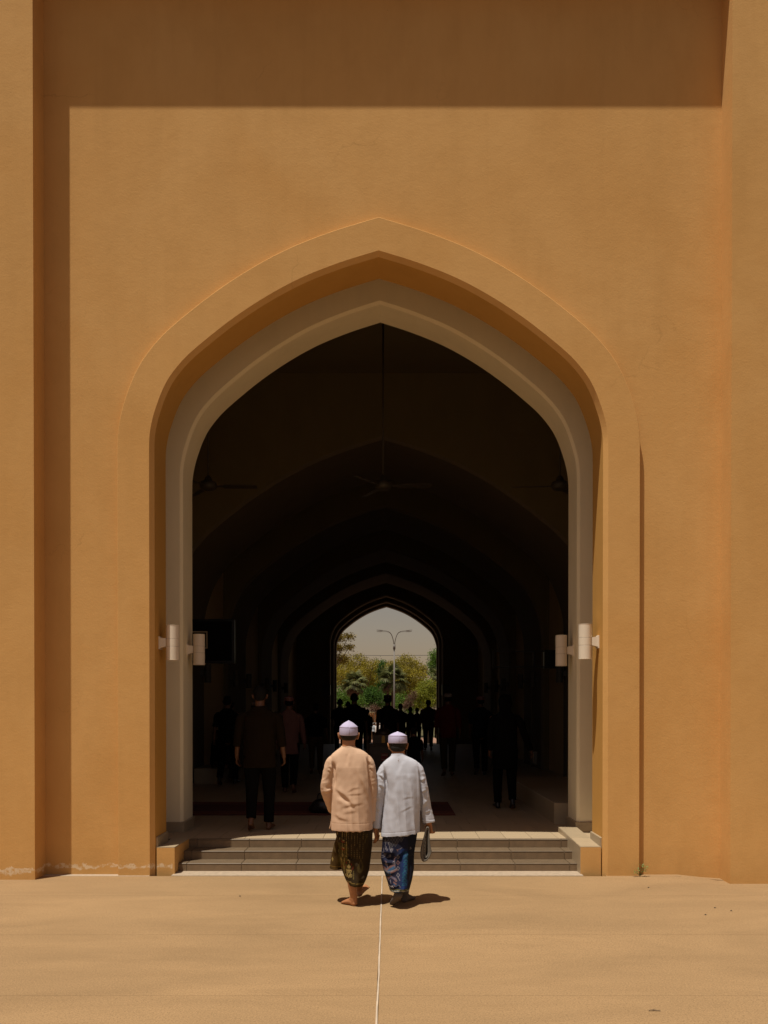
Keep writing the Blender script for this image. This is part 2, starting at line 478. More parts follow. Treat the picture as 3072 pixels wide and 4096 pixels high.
# the hall: side walls, flat ceilings and wide vault bands
HX0, HX1 = -3.98, 3.86
SEGS = [(15.5, 18.2), (20.8, 23.5), (26.3, 28.7), (31.0, 33.5)]
HEND = 37.3
for sx, x in ((-1, HX0), (1, HX1)):
    w = MB(); w.box((min(x, x+0.3*sx), D_W1+0.005, 0), (max(x, x+0.3*sx), HEND-0.002, 9.0)); mpart('hall_side_wall', w, 'hall_wall')
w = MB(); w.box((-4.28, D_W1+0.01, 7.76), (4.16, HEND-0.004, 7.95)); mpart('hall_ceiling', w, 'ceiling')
zap = HALF[0][1]
WIDE = [(x*1.56, zap + (z-zap)*1.56) for x, z in HALF]
WIDE_O = offset_half(WIDE, 0.05)
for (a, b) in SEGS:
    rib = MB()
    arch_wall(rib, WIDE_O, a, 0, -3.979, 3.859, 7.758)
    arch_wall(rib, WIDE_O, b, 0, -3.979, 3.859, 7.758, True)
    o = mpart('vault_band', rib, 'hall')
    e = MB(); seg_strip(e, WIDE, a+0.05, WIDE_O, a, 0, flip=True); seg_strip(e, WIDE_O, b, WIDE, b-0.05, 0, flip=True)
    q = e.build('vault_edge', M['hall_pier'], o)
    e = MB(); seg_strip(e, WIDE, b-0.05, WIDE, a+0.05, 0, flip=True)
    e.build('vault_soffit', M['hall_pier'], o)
# far gateway: hall end wall, inner arch, outer arch, their dimness put into dark plaster
FAR = IN; FARO = offset_half(IN, 0.05); FARW = offset_half(IN, 0.10)
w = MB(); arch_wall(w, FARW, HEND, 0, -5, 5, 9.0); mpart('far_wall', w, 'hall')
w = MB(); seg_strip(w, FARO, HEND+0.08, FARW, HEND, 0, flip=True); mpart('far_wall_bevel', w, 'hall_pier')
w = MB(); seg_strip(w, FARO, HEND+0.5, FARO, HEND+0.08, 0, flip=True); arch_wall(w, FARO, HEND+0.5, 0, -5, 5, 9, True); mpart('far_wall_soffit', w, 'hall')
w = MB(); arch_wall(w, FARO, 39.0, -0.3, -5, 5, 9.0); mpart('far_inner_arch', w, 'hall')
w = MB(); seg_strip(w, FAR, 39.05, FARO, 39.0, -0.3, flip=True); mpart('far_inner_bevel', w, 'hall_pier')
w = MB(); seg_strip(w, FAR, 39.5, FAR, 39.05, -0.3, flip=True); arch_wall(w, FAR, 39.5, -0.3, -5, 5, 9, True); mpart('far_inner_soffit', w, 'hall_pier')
w = MB(); arch_wall(w, FAR, 40.7, -0.3, -5, 5, 12.0); seg_strip(w, FAR, 41.2, FAR, 40.7, -0.3, flip=True); arch_wall(w, FAR, 41.2, -0.3, -7.4, 7.4, 12.0, True); mpart('far_outer_arch', w, 'hall_pier')  # ochre wall in poor light, its shade painted in as brown plaster
for a, b in ((37.8, 39.0), (39.5, 40.7)):
    w = MB(); w.box((-5, a+0.01, 8.0), (5, b-0.01, 8.2))
    for sx in (-1, 1): w.box((4*sx-0.1, a+0.01, -0.3), (4*sx+0.1, b-0.01, 8.0))
    mpart('far_porch_lining', w, 'hall')
# outer shell of the building (side walls, roof)
w = MB()
for sx in (-1, 1): w.box((7.2*sx-0.2, 9.81, -0.3), (7.2*sx+0.2, 41.1, 12.0))
mpart('outer_wall', w, 'ochre_smooth')
w = MB(); w.box((-7.5, 9.0, 12.003), (7.5, 41.3, 12.3)); mpart('roof', w, 'ochre_smooth')

# skirting tiles on the white piers and on the reveals
def skirt(x0, x1, y0, y1, h, mat='skirt_tile'):
    b = MB(); b.cbox((x0, y0, FLOOR), (x1, y1, FLOOR+h), 0.006); mpart('skirting', b, mat)
JW = WHT[-1][0]
skirt(-4.0, XC-JW-0.03, D_W0-0.022, D_W0-0.001, 0.125)
skirt(XC-JW-0.03, XC-JW+0.022, D_W0-0.021, D_W1, 0.125)
skirt(XC+JW+0.03, 3.9, D_W0-0.022, D_W0-0.001, 0.125)
skirt(XC+JW-0.022, XC+JW+0.03, D_W0-0.021, D_W1, 0.125)
JI = IN[-1][0]
skirt(XC-JI-0.02, XC-JI+0.02, 9.20, 9.64, 0.12)
skirt(XC+JI-0.02, XC+JI+0.02, 9.20, 9.64, 0.12)

# ------------------------------------------------------------------ ground, slabs, strip, sealant
ground = MB()
xs = [-1500, -60, -20, -8, 8, 20, 60, 1500]; ys = [-60, -6, 2, 9.09, 9.8, 41, 45, 56, 70, 120, 300, 2000]
zf = lambda y: -0.075 if y < 42 else (-0.075 - 1.0*min(1, (y-42)/22))
vs = [(x, y, zf(y)) for y in ys for x in xs]; nx = len(xs)
ground.add(vs, [(j*nx+i, j*nx+i+1, (j+1)*nx+i+1, (j+1)*nx+i) for j in range(len(ys)-1) for i in range(nx-1)])
g = ground.build('ground', M['dark_joint']); tag(g, kind='structure')
SEAMX = -0.068
pave = empty('pavement', (0, 0, 0), kind='structure')
rows = [-0.5, 1.0, 2.45, 3.90, 5.325, 6.752, 8.166, 9.10]
def dip(x, y):   # the paving settles a little at the right-hand pilaster
    t = max(0, min(1, (x-3.15)/0.3)); t = t*t*(3-2*t)
    u = max(0, min(1, (y-8.5)/0.4))
    return -0.045*t*u - 0.004*mnoise.noise((x*0.4, y*0.5, 3))
def slab(x0, x1, y0, y1):
    b = MB(); nx = max(2, int((x1-x0)/0.25)); ny = 6; e = 0.0011
    vs = []
    for j in range(ny+1):
        for i in range(nx+1):
            x = x0+e+(x1-x0-2*e)*i/nx; y = y0+e+(y1-y0-2*e)*j/ny
            vs.append((x, y, dip(x, y)))
    w_ = nx+1
    fs = [(j*w_+i, j*w_+i+1, (j+1)*w_+i+1, (j+1)*w_+i) for j in range(ny) for i in range(nx)]
    b.add(vs, fs, True)
    ed = [i for i in range(w_)] + [j*w_+nx for j in range(1, ny+1)] + [ny*w_+i for i in range(nx-1, -1, -1)] + [j*w_ for j in range(ny-1, 0, -1)]
    top = [vs[i] for i in ed]; low = [(p[0], p[1], -0.06) for p in top]; n = len(top)
    b.add(top+low, [(k, n+k, n+(k+1) % n, (k+1) % n) for k in range(n)])
    return b.build('paving_slab', M['ground'], pave)
for a, b_ in zip(rows[:-1], rows[1:]):
    slab(-9.0, SEAMX-0.0058, a, b_); slab(SEAMX+0.0058, 9.0, a, b_)
# sealant bead in the centre joint, slightly wavy
s = MB(); A, B, A2, B2 = [], [], [], []
for k in range(120):
    y = -0.4 + (9.09+0.4)*k/119
    x = SEAMX + 0.004*mnoise.noise((0, y*1.3, 5)) + 0.0015*mnoise.noise((1, y*6, 5)); hw = 0.0050 + 0.0015*mnoise.noise((2, y*4, 1))
    z = 0.006
    A.append((x-hw, y, z)); B.append((x+hw, y, z)); A2.append((x-hw-0.002, y, -0.02)); B2.append((x+hw+0.002, y, -0.02))
s.strip(A, B, True); s.strip(A2, A, True); s.strip(B, B2, True)
s.build('joint_sealant', M['sealant'], pave)
# pale screed strip at the foot of the steps and along the wall
b = MB(); b.cbox((XC-2.19, 9.103, -0.06), (XC+2.16, 9.36, 0.008), 0.004); b.build('screed_strip', M['ground_pale'], pave)
b = MB(); b.cbox((PX0, 9.103, -0.06), (XC-2.42, 9.20, 0.002), 0.002); b.build('screed_strip', M['ground_pale'], pave)
slab(XC+2.40, PX1+0.06, 9.10, 9.32)

# ------------------------------------------------------------------ steps with their tiles, cheek blocks
steps = MB()
SX0, SX1 = XC-2.171, XC+2.146
SD = [9.352, 9.60, 9.85]; SZ = [0.093, 0.184, FLOOR]
for k in range(3):
    steps.box((SX0-0.1, SD[k], -0.1), (SX1+0.1, 10.0, SZ[k]-0.012))
st = steps.build('entrance_steps', M['grout']); tag(st, kind='structure')
joints = [-2.186+0.592*k for k in range(8)]
edges = [SX0] + [j for j in joints if SX0+0.02 < j < SX1-0.02] + [SX1]
def tile_parts(name, mat, parent, cells, chamfer=0.003):
    cache = {}
    for (x0, x1, y0, y1, z0, z1) in cells:
        key = (round(x1-x0, 4), round(y1-y0, 4), round(z1-z0, 4))
        if key not in cache:
            mb = MB(); mb.cbox((0, 0, 0), key, chamfer); me = mb.mesh(name); me.materials.append(mat); cache[key] = me
        o = bpy.data.objects.new(name, cache[key]); link(o, parent); o.location = (x0, y0, z0)
G = 0.0025
cells_r, cells_t = [], []
for k in range(3):
    sh = [0, -0.008, 0.006][k]
    for a, b_ in zip(edges[:-1], edges[1:]):
        a2 = a + (sh if a != SX0 else 0); b2 = b_ + (sh if b_ != SX1 else 0)
        jit = random.uniform(0, 0.0015)
        zlo = (0.004 if k == 0 else SZ[k-1]+0.001)
        cells_r.append((a2+G, b2-G, SD[k]-0.012-jit, SD[k], zlo, SZ[k]-0.0135))
        y1 = (SD[k+1]-0.013) if k < 2 else SD[2]+0.055
        cells_t.append((a2+G, b2-G, SD[k]-0.0135-jit, y1, SZ[k]-0.012, SZ[k]+random.uniform(0, 0.001)))
tile_parts('riser_tile', M['riser'], st, cells_r, 0.002)
tile_parts('tread_tile', M['tread'], st, cells_t, 0.004)

def cheek(name, x0, x1, y0, y1, zf_, zb_, label):
    b = MB()
    b.add([(x0,y0,-0.05),(x1,y0,-0.05),(x1,y1,-0.05),(x0,y1,-0.05),(x0,y0,zf_),(x1,y0,zf_),(x1,y1,zb_),(x0,y1,zb_)],
          [(3,2,1,0),(4,5,6,7),(0,1,5,4),(1,2,6,5),(2,3,7,6),(3,0,4,7)])
    o = b.build(name, M['ochre']); tag(o, label, 'stair cheek', 'cheek blocks beside the steps')
    for (u0, u1) in ((0.0, 0.42), (0.42, 1.0)):
        t = MB(); ya, yb = y0+(y1-y0)*u0+0.002, y0+(y1-y0)*u1-0.002
        za, zb2 = zf_+(zb_-zf_)*u0, zf_+(zb_-zf_)*u1; h = 0.008
        xa, xb = x0+0.001, x1-0.001
        t.add([(xa,ya,za+0.001),(xb,ya,za+0.001),(xb,yb,zb2+0.001),(xa,yb,zb2+0.001),(xa,ya,za+h),(xb,ya,za+h),(xb,yb,zb2+h),(xa,yb,zb2+h)],
              [(4,5,6,7),(0,1,5,4),(1,2,6,5),(2,3,7,6),(3,0,4,7)])
        t.build('coping_tile', M['skirt_tile'], o)
    if x0 > 0:
        t = MB(); t.add([(x0-0.004,y0+0.004,0.0),(x0-0.004,y1,0.0),(x0-0.004,y1,zb_+0.004),(x0-0.004,y0+0.004,zf_+0.004),(x0,y0+0.004,0.0),(x0,y1,0.0),(x0,y1,zb_+0.004),(x0,y0+0.004,zf_+0.004)], [(3,2,1,0),(0,4,7,3),(2,3,7,6)])
        t.build('side_tile', M['skirt_tile'], o)
    return o
cheek('stair_cheek', XC-JI+0.012, SX0, 9.18, 9.86, 0.285, 0.278, 'low ochre block with cream tiled top left of the steps')
cheek('stair_cheek', SX1, XC+JI-0.012, 9.18, 10.38, 0.29, 0.335, 'low ochre block with sloping cream tiled top right of the steps')
b = MB(); b.cbox((2.135, 11.15, FLOOR), (3.85, 15.4, FLOOR+0.268), 0.006)
tag(b.build('stone_plinth', M['skirt_tile']), 'low stone plinth standing behind the right white pier', 'plinth')

# ------------------------------------------------------------------ hall floor
fl = MB(); fl.box((-3.98, 9.92, -0.1), (3.86, 35.3, FLOOR-0.012))
m, nt, bs = new_mat('hall_floor_base'); bs.inputs['Roughness'].default_value = 0.9; bs.inputs['Base Color'].default_value = (0.06, 0.042, 0.025, 1)
floor = fl.build('hall_floor', m); tag(floor, kind='structure')
cells = []; TW, TL = 0.30, 0.60
y = 9.908; r = 0
lim = 300; far_cells = []
while y < 35.2:
    off = -4.2 + 0.145 + (0.15 if r % 2 else 0)
    x = off
    while x < 3.85:
        x0, x1 = max(x, -3.975), min(x+TW, 3.855)
        if x1 - x0 > 0.02:
            c = (x0+0.0018, x1-0.0018, y+0.0018, min(y+TL, 35.28)-0.0018, FLOOR-0.012, FLOOR+random.uniform(-0.0006, 0.0006))
            vis = abs(x0+0.15) < 2.6
            if y < 10.4 and (x1 < XC-2.36 and y < 10.3): pass
            (cells if vis and len(cells) < lim else far_cells).append(c)
        x += TW
    y += TL; r += 1
for c in cells: pass
cache = {}
for (x0, x1, y0, y1, z0, z1) in cells:
    key = (round(x1-x0, 4), round(y1-y0, 4))
    if key not in cache:
        mb = MB(); mb.cbox((0, 0, 0), (key[0], key[1], 0.012), 0.0015); me = mb.mesh('floor_tile'); me.materials.append(M['floor_tile']); cache[key] = me
    o = link(bpy.data.objects.new('floor_tile', cache[key]), floor); o.location = (x0, y0, z0 + (z1-FLOOR))
fb = MB()
for (x0, x1, y0, y1, z0, z1) in far_cells: fb.box((x0, y0, z0), (x1, y1, z1))
tag(fb.build('floor_tiling', M['floor_tile'], floor), kind='stuff')
b = MB(); b.box((-3.98, 35.3, -0.1), (3.86, 35.6, 0.18)); b.box((-3.98, 35.6, -0.1), (3.86, 35.9, 0.09)); b.box((-5, 35.9, -0.1), (5, 41.2, 0.0))
tag(b.build('far_steps', M['floor_tile']), kind='structure')

# ------------------------------------------------------------------ cylindrical up-and-down wall lamps
def wall_lamp(label, x_wall, y, z, side, reach=0.141, near=False, group='up and down wall lamps', paint='lamp_white'):
    root = empty('wall_lamp', (x_wall, y, z), 0 if side > 0 else math.pi, label, 'wall lamp', group)
    r = 0.0705; n = 28
    def lathe(prof):
        return [[(reach + q*math.cos(2*math.pi*k/n), q*math.sin(2*math.pi*k/n), zz) for k in range(n)] for q, zz in prof]
    for (za, zb) in ((0.0425, 0.188), (-0.0405, 0.0405), (-0.188, -0.0425)):
        b = MB(); b.rings(lathe([(r, za+0.002), (r, zb-0.002)]), True, False); b.rings(lathe([(r-0.002, za), (r, za+0.002)]), True, False); b.rings(lathe([(r, zb-0.002), (r-0.002, zb)]), True, False)
        n0 = len(b.v); b.add([p for q_ in lathe([(r-0.002, za), (r-0.002, zb)]) for p in q_], [tuple(range(n))[::-1], tuple(range(n, 2*n))])
        if zb > 0.1: b.rings(lathe([(r-0.006, zb-0.004), (r+0.0012, zb-0.004), (r+0.0012, zb+0.001), (r-0.006, zb+0.001)]), False)
        if za < -0.1: b.rings(lathe([(r-0.006, za-0.001), (r+0.0012, za-0.001), (r+0.0012, za+0.004), (r-0.006, za+0.004)]), False)
        b.build('lamp_drum', M[paint], root)
    b = MB(); b.rings(lathe([(r-0.0035, -0.186), (r-0.0035, 0.186)]), True); b.build('lamp_core', M['lamp_gap'], root)
    b = MB()
    def sec(x, hy, z0, z1): return [(x, -hy, z0), (x, hy, z0), (x, hy, z1), (x, -hy, z1)]
    b.rings([sec(0.009, 0.048, -0.058, 0.056), sec(0.026, 0.045, -0.052, 0.050), sec(reach-r+0.004, 0.040, -0.040, 0.046)], False)
    b.build('lamp_arm', M[paint], root)
    b = MB(); b.rings([sec(0.0, 0.056, -0.072, 0.066), sec(0.010, 0.056, -0.072, 0.066), sec(0.013, 0.050, -0.066, 0.060)], False)
    b.build('back_plate', M[paint], root)
    return root
LZ = 2.478
lamp0 = wall_lamp('white cylindrical wall lamp on the ochre reveal left of the gateway', XC-JI, 9.37, LZ, 1)
def lamp_copy(label, x_wall, y, z, side, group='up and down wall lamps', proto=None):
    c = copy_tree(proto or lamp0); c.location = (x_wall, y, z); c.rotation_euler = (0, 0, 0 if side > 0 else math.pi); c['label'] = label; c['group'] = group
    return c
lamp_copy('white cylindrical wall lamp on the ochre reveal right of the gateway', XC+JI, 9.37, LZ+0.012, -1)
lamp_copy('white cylindrical wall lamp on the inner white pier at left, before the black screen', XC-JW, 10.66, LZ+0.012, 1)
lamp_copy('white cylindrical wall lamp on the inner white pier at right', XC+JW, 10.66, LZ, -1)
ORD = ['nearest', 'second', 'third', 'fourth', 'fifth', 'sixth', 'seventh']
WX = WIDE[-1][0]
dim0 = None
for sx, sd_ in ((-1, 'left'), (1, 'right')):
    for k, y in enumerate((15.9, 17.85, 21.2, 23.1, 26.6, 28.35, 31.4)):
        lab = '%s dim wall lamp along the %s side of the hall' % (ORD[k], sd_); xw = XC + sx*(WX-0.001)
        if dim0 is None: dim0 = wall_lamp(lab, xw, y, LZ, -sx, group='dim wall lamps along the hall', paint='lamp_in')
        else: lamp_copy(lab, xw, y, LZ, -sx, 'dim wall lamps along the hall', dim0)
# dark loudspeaker boxes by the far gateway
for sx, sd_ in ((-1, 'left'), (1, 'right')):
    root = empty('wall_speaker', (XC+sx*2.56, HEND, 2.52), 0, 'black box loudspeaker on the %s side of the far gateway' % sd_, 'loudspeaker', 'loudspeakers by the far gateway')
    b = MB(); b.cbox((-0.17, -0.36, -0.23), (0.17, -0.06, 0.23), 0.012); b.build('speaker_cabinet', M['black'], root)
    b = MB(); b.box((-0.04, -0.06, -0.05), (0.04, 0.0, 0.05)); b.build('wall_bracket', M['metal_dark'], root)
    b = MB(); b.cbox((-0.15, -0.372, -0.20), (0.15, -0.361, 0.20), 0.004); b.build('speaker_grille', M['metal_dark'], root)

# ------------------------------------------------------------------ ceiling fans
def ceiling_fan(label, x, y, z, rz):
    root = empty('ceiling_fan', (x, y, z), rz, label, 'ceiling fan', 'ceiling fans in the first bay')
    b = MB(); b.tube([(0,0,0.10), (0,0,7.76-z-0.07)], [0.014, 0.014], 10, round_caps=False); b.build('fan_rod', M['fan'], root)
    b = MB(); n = 24
    prof = [(0.03, 0.16), (0.05, 0.13), (0.06, 0.09), (0.12, 0.065), (0.13, 0.03), (0.13, -0.01), (0.10, -0.04), (0.05, -0.055)]
    b.rings([[(q*math.cos(2*math.pi*k/n), q*math.sin(2*math.pi*k/n), zz) for k in range(n)] for q, zz in prof]); b.build('fan_motor', M['fan'], root)
    b = MB(); b.rings([[(q*math.cos(2*math.pi*k/n), q*math.sin(2*math.pi*k/n), zz) for k in range(n)] for q, zz in [(0.02, 7.76-z-0.12), (0.07, 7.76-z-0.03), (0.075, 7.76-z)]]); b.build('fan_canopy', M['fan'], root)
    b = MB()
    top = [(0.10,-0.03,0.012),(0.22,-0.035,0.012),(0.24,-0.065,0.016),(0.70,-0.055,0.016),(0.73,-0.03,0.010),(0.73,0.03,-0.004),(0.70,0.05,-0.008),(0.24,0.06,-0.008),(0.22,0.035,0.004),(0.10,0.03,0.006)]
    b.rings([[(p[0],p[1],p[2]+0.004) for p in top], [(p[0],p[1],p[2]-0.004) for p in top]], False)
    me = b.mesh('fan_blade'); me.materials.append(M['fan'])
    for k in range(3):
        o = link(bpy.data.objects.new('fan_blade', me), root); o.rotation_euler = (0, 0, 2*math.pi*k/3)
    return root
ceiling_fan('middle ceiling fan on a long rod under the arch apex', -0.085, 13.0, 5.09, R(-4))
ceiling_fan('left ceiling fan half hidden by the inner arch', -2.71, 13.0, 5.09, R(2))
ceiling_fan('right ceiling fan at the inner arch edge', 2.57, 13.0, 5.09, R(177))

# ------------------------------------------------------------------ things in the hall
scr = empty('display_screen', (-3.2, 14.0, 2.85), 0, 'black rectangular display screen hanging at the left of the hall', 'screen')
b = MB(); b.cbox((-0.9, -0.05, -0.36), (0.71, 0.05, 0.355), 0.01); b.build('screen_housing', M['black'], scr)
b = MB(); b.box((-0.86, -0.056, -0.32), (0.67, -0.051, 0.315)); b.build('screen_panel', M['screen'], scr)
fr = MB()
for lo, hi in (((-0.2,-0.062,0.135),(0.28,-0.057,0.155)), ((-0.2,-0.062,-0.125),(0.28,-0.057,-0.105)), ((0.26,-0.062,-0.105),(0.28,-0.057,0.135))): fr.box(lo, hi)
fr.build('inset_frame', M['skirt_tile'], scr)
b = MB(); b.box((-0.78, -0.03, 0.05), (-0.55, 0.03, 0.11)); b.box((-0.78, -0.03, -0.1), (-0.55, 0.03, -0.04)); b.build('wall_bracket', M['metal_dark'], scr).location = (0, 0.0805, 0)
hs = empty('hanging_sign_frame', (3.6, 18.3, 2.77), 0, 'thin dark open frame on a bracket at the right wall of the hall', 'bracket')
b = MB()
for lo, hi in (((-1.4,-.02,.18),(0,.02,.21)), ((-1.4,-.02,-.15),(0,.02,-.12)), ((-1.4,-.02,-.12),(-1.37,.02,.18)), ((-0.55,-.02,-.12),(-0.50,.02,.18))): b.box(lo, hi)
b.build('frame', M['metal_dark'], hs)
b = MB(); b.cbox((-0.32, -0.05, -0.17), (0.05, 0.05, 0.22), 0.01); b.build('bracket_box', M['black'], hs)
pipe = empty('wall_pipe', (3.62, 21.9, 0.4), 0, 'thin pipe with a bent top on the right wall of the hall', 'pipe')
b = MB(); b.tube([(0,0,-0.12),(0,0,1.75),(0.01,0,1.86),(0.05,0,1.9),(0.09,0,1.9)], [0.022]*5, 8, sub=3); b.build('pipe_run', M['hall_pier'], pipe)

cp = MB(); cp.cbox((-3.6, 12.0, FLOOR+0.001), (0.93, 13.6, FLOOR+0.014), 0.004)
carpet = cp.build('carpet_runner', M['carpet']); tag(carpet, 'dark red carpet runner lying across the hall floor', 'carpet')
for ya, yb in ((12.05, 12.2), (12.28, 12.34), (13.26, 13.32), (13.4, 13.55)):
    b = MB(); b.box((-3.58, ya, FLOOR+0.0142), (0.91, yb, FLOOR+0.0158)); b.build('border_band', M['carpet_band'], carpet)
# black bag on the carpet
b = MB(); b.ellipsoid((0,0,0.10), (0.17,0.12,0.105)); b.ellipsoid((0.05,0.0,0.07), (0.16,0.12,0.08)); b.ellipsoid((-0.06,0.02,0.06), (0.15,0.12,0.07))
bag = remesh(b, 'black_bag', 0.015, M['black']); bag.location = (-0.93, 12.15, FLOOR+0.02)
tag(bag, 'soft black bag lying on the carpet behind the man in peach', 'bag')
h = MB(); h.tube([(-0.08,0,0.18),(-0.05,0,0.27),(0.05,0,0.27),(0.08,0,0.18)], [0.009]*4, 8, sub=4); h.build('bag_handle', M['black'], bag)

# carved donation cabinet with domed box
dc = empty('donation_cabinet', (-0.10, 16.0, FLOOR), 0, 'carved dark wooden donation cabinet topped by a small domed box', 'cabinet')
b = MB(); b.cbox((-0.27, -0.2, 0.06), (0.27, 0.2, 0.80), 0.01); b.build('cabinet_body', M['wood'], dc)
b = MB(); b.cbox((-0.31, -0.24, 0.80), (0.31, 0.24, 0.835), 0.008); b.build('cabinet_top', M['wood'], dc)
for sx in (-1, 1):
    for sy in (-1, 1):
        b = MB(); n = 12
        prof = [(0.02,0),(0.03,0.02),(0.03,0.3),(0.022,0.34),(0.03,0.4),(0.03,0.80),(0.025,0.86),(0.045,0.90),(0.055,0.94),(0.045,0.98),(0.015,1.01)]
        b.rings([[(sx*0.285+q*math.cos(2*math.pi*k/n), sy*0.215+q*math.sin(2*math.pi*k/n), zz) for k in range(n)] for q, zz in prof]); b.build('post', M['wood'], dc)
b = MB(); b.cbox((-0.19, -0.13, 0.836), (0.19, 0.13, 1.0), 0.006); bx = b.build('domed_box', M['wood'], dc)
d_ = MB(); n = 24; prof = [(0.15*math.cos(t), 1.0+0.12*math.sin(t)) for t in [i*math.pi/2/8 for i in range(8)]] + [(0.02, 1.125), (0.012, 1.15), (0.02, 1.165), (0.004, 1.19)]
d_.rings([[(q*math.cos(2*math.pi*k/n), q*math.sin(2*math.pi*k/n)*0.85, zz) for k in range(n)] for q, zz in prof]); d_.build('dome', M['wood'], bx)
for sx in (-1, 1):
    d_ = MB(); prof = [(0.03*math.cos(t), 1.0+0.04*math.sin(t)) for t in [i*math.pi/2/5 for i in range(5)]] + [(0.004, 1.055)]
    d_.rings([[(sx*0.165+q*math.cos(2*math.pi*k/12), -0.10+q*math.sin(2*math.pi*k/12), zz) for k in range(12)] for q, zz in prof]); d_.build('corner_dome', M['wood'], bx)
aw = MB(); pts = [(-0.03, 0.85), (-0.03, 0.94)] + [(-0.03*math.cos(t), 0.94+0.045*math.sin(t)) for t in [i*math.pi/8 for i in range(1, 8)]] + [(0.03, 0.94), (0.03, 0.85)]
aw.add([(x, -0.137, z) for x, z in pts] + [(x, -0.131, z) for x, z in pts], [tuple(range(len(pts)))] + [(i, len(pts)+i, len(pts)+i+1, i+1) for i in range(len(pts)-1)])
aw.build('arched_panel', M['gold'], bx)
b = MB(); b.box((-0.04, -0.206, 0.52), (0.085, -0.201, 0.66)); b.build('notice_plate', M['red_sign'], dc)
b = MB(); b.box((-0.03, -0.2085, 0.545), (0.075, -0.2065, 0.555)); b.box((-0.03, -0.2085, 0.625), (0.075, -0.2065, 0.635)); b.build('notice_print', M['bluegrey'], dc)
# ------------------------------------------------------------------ people
def cloth(name, col, var=0.06, weave=420, rough=0.9, fold=0.0, spec=0.15):
    m, nt, b = new_mat(name); b.inputs['Roughness'].default_value = rough; b.inputs['Specular IOR Level'].default_value = spec
    v = coords(nt)
    n = noise_n(nt, 7, 4, 0.6, v)
    c = ramp(nt, n, [(0.3, tuple(x*(1-var) for x in col)), (0.7, tuple(min(1, x*(1+var)) for x in col))])
    nt.links.new(c, b.inputs['Base Color'])
    n1 = bump(nt, b, noise_n(nt, weave, 2, 0.5, v), 0.25, 0.0015)
    if fold:
        w_ = nt.nodes.new('ShaderNodeTexNoise'); w_.noise_type = 'RIDGED_MULTIFRACTAL'; w_.inputs['Scale'].default_value = 6.5; w_.inputs['Detail'].default_value = 3
        nt.links.new(coords(nt, 'Object', (1.0, 1.0, 0.55)), w_.inputs['Vector'])
        bump(nt, b, w_.outputs['Fac'], fold*0.5, 0.012, n1)
    return m
M['skin'] = simple('skin', (0.36, 0.155, 0.065), 0.5, 0.12, 25, 0.15, 160, 0.001)
M['skin_shaded'] = simple('skin_shaded', (0.12, 0.048, 0.020), 0.5, 0.1, 25)  # skin of the hall figures, shade of the hall put into the colour
M['hair'] = simple('black_hair', (0.008, 0.007, 0.006), 0.7, 0.4, 60, 0.9, 150, 0.004, spec=0.12)
M['hair_grey'] = simple('greying_hair', (0.012, 0.010, 0.008), 0.6, 0.9, 140, 1.0, 190, 0.005, spec=0.2)
M['eye'] = simple('eye', (0.6, 0.56, 0.5), 0.2)
M['cap_lilac'] = cloth('lilac_white_cap_cloth', (0.455, 0.425, 0.60), 0.03, 500)
M['cap_seam'] = simple('cap_seam', (0.36, 0.31, 0.42), 0.9)
M['peach'] = cloth('peach_shirt_cloth', (0.555, 0.375, 0.258), 0.04, 500, 0.85, 0.25)
M['pale_blue'] = cloth('pale_grey_blue_shirt_cloth', (0.46, 0.475, 0.54), 0.03, 500, 0.85, 0.25)
M['sock'] = cloth('grey_knit_sock', (0.105, 0.082, 0.068), 0.2, 330, 0.95)
M['knit'] = cloth('grey_knit', (0.13, 0.115, 0.095), 0.2, 300, 0.95)
M['knit_dark'] = cloth('dark_knit', (0.03, 0.026, 0.022), 0.2, 300, 0.95)

def hand(mb, wrist, d, side_v, s=1.0, curl=0.5, thumb_sign=1, gap=0.0):
    """palm, four unequal bent fingers and a thumb; d = pointing direction, side_v = across the palm towards the thumb"""
    w = Vector(wrist); d = Vector(d).normalized(); sv = Vector(side_v); sv = (sv - d*sv.dot(d)).normalized(); nrm = d.cross(sv)
    nrm = nrm*thumb_sign
    L = 0.085*s
    mb.tube([w - d*0.02*s, w + d*0.03*s, w + d*L], [(0.024*s, 0.018*s), (0.036*s, 0.015*s), (0.040*s, 0.013*s)], 10, ref=sv, sub=3)
    for k, (off, ln) in enumerate(((0.029, 0.068), (0.010, 0.078), (-0.010, 0.073), (-0.029, 0.058))):
        r = 0.0092*s - 0.0007*k
        p = w + d*(L-0.012*s) + sv*off*s*(1+gap); a = 0.35*curl; q = [p]
        for frac in (0.46, 0.30, 0.24):
            a += curl*0.55
            p = p + (d*math.cos(a) + nrm*math.sin(a) + sv*off*1.2*gap)*ln*frac*s; q.append(p)
        mb.tube(q, [r*1.05, r, r*0.95, r*0.8], 8, ref=sv, sub=2)
    p0 = w + d*0.022*s + sv*0.026*s
    mb.tube([p0, p0 + sv*0.022*s + d*0.024*s + nrm*0.010*s, p0 + sv*0.030*s + d*0.050*s + nrm*0.020*s, p0 + sv*0.026*s + d*0.070*s + nrm*0.028*s],
            [0.014*s, 0.0115*s, 0.010*s, 0.0085*s], 8, ref=nrm, sub=2)

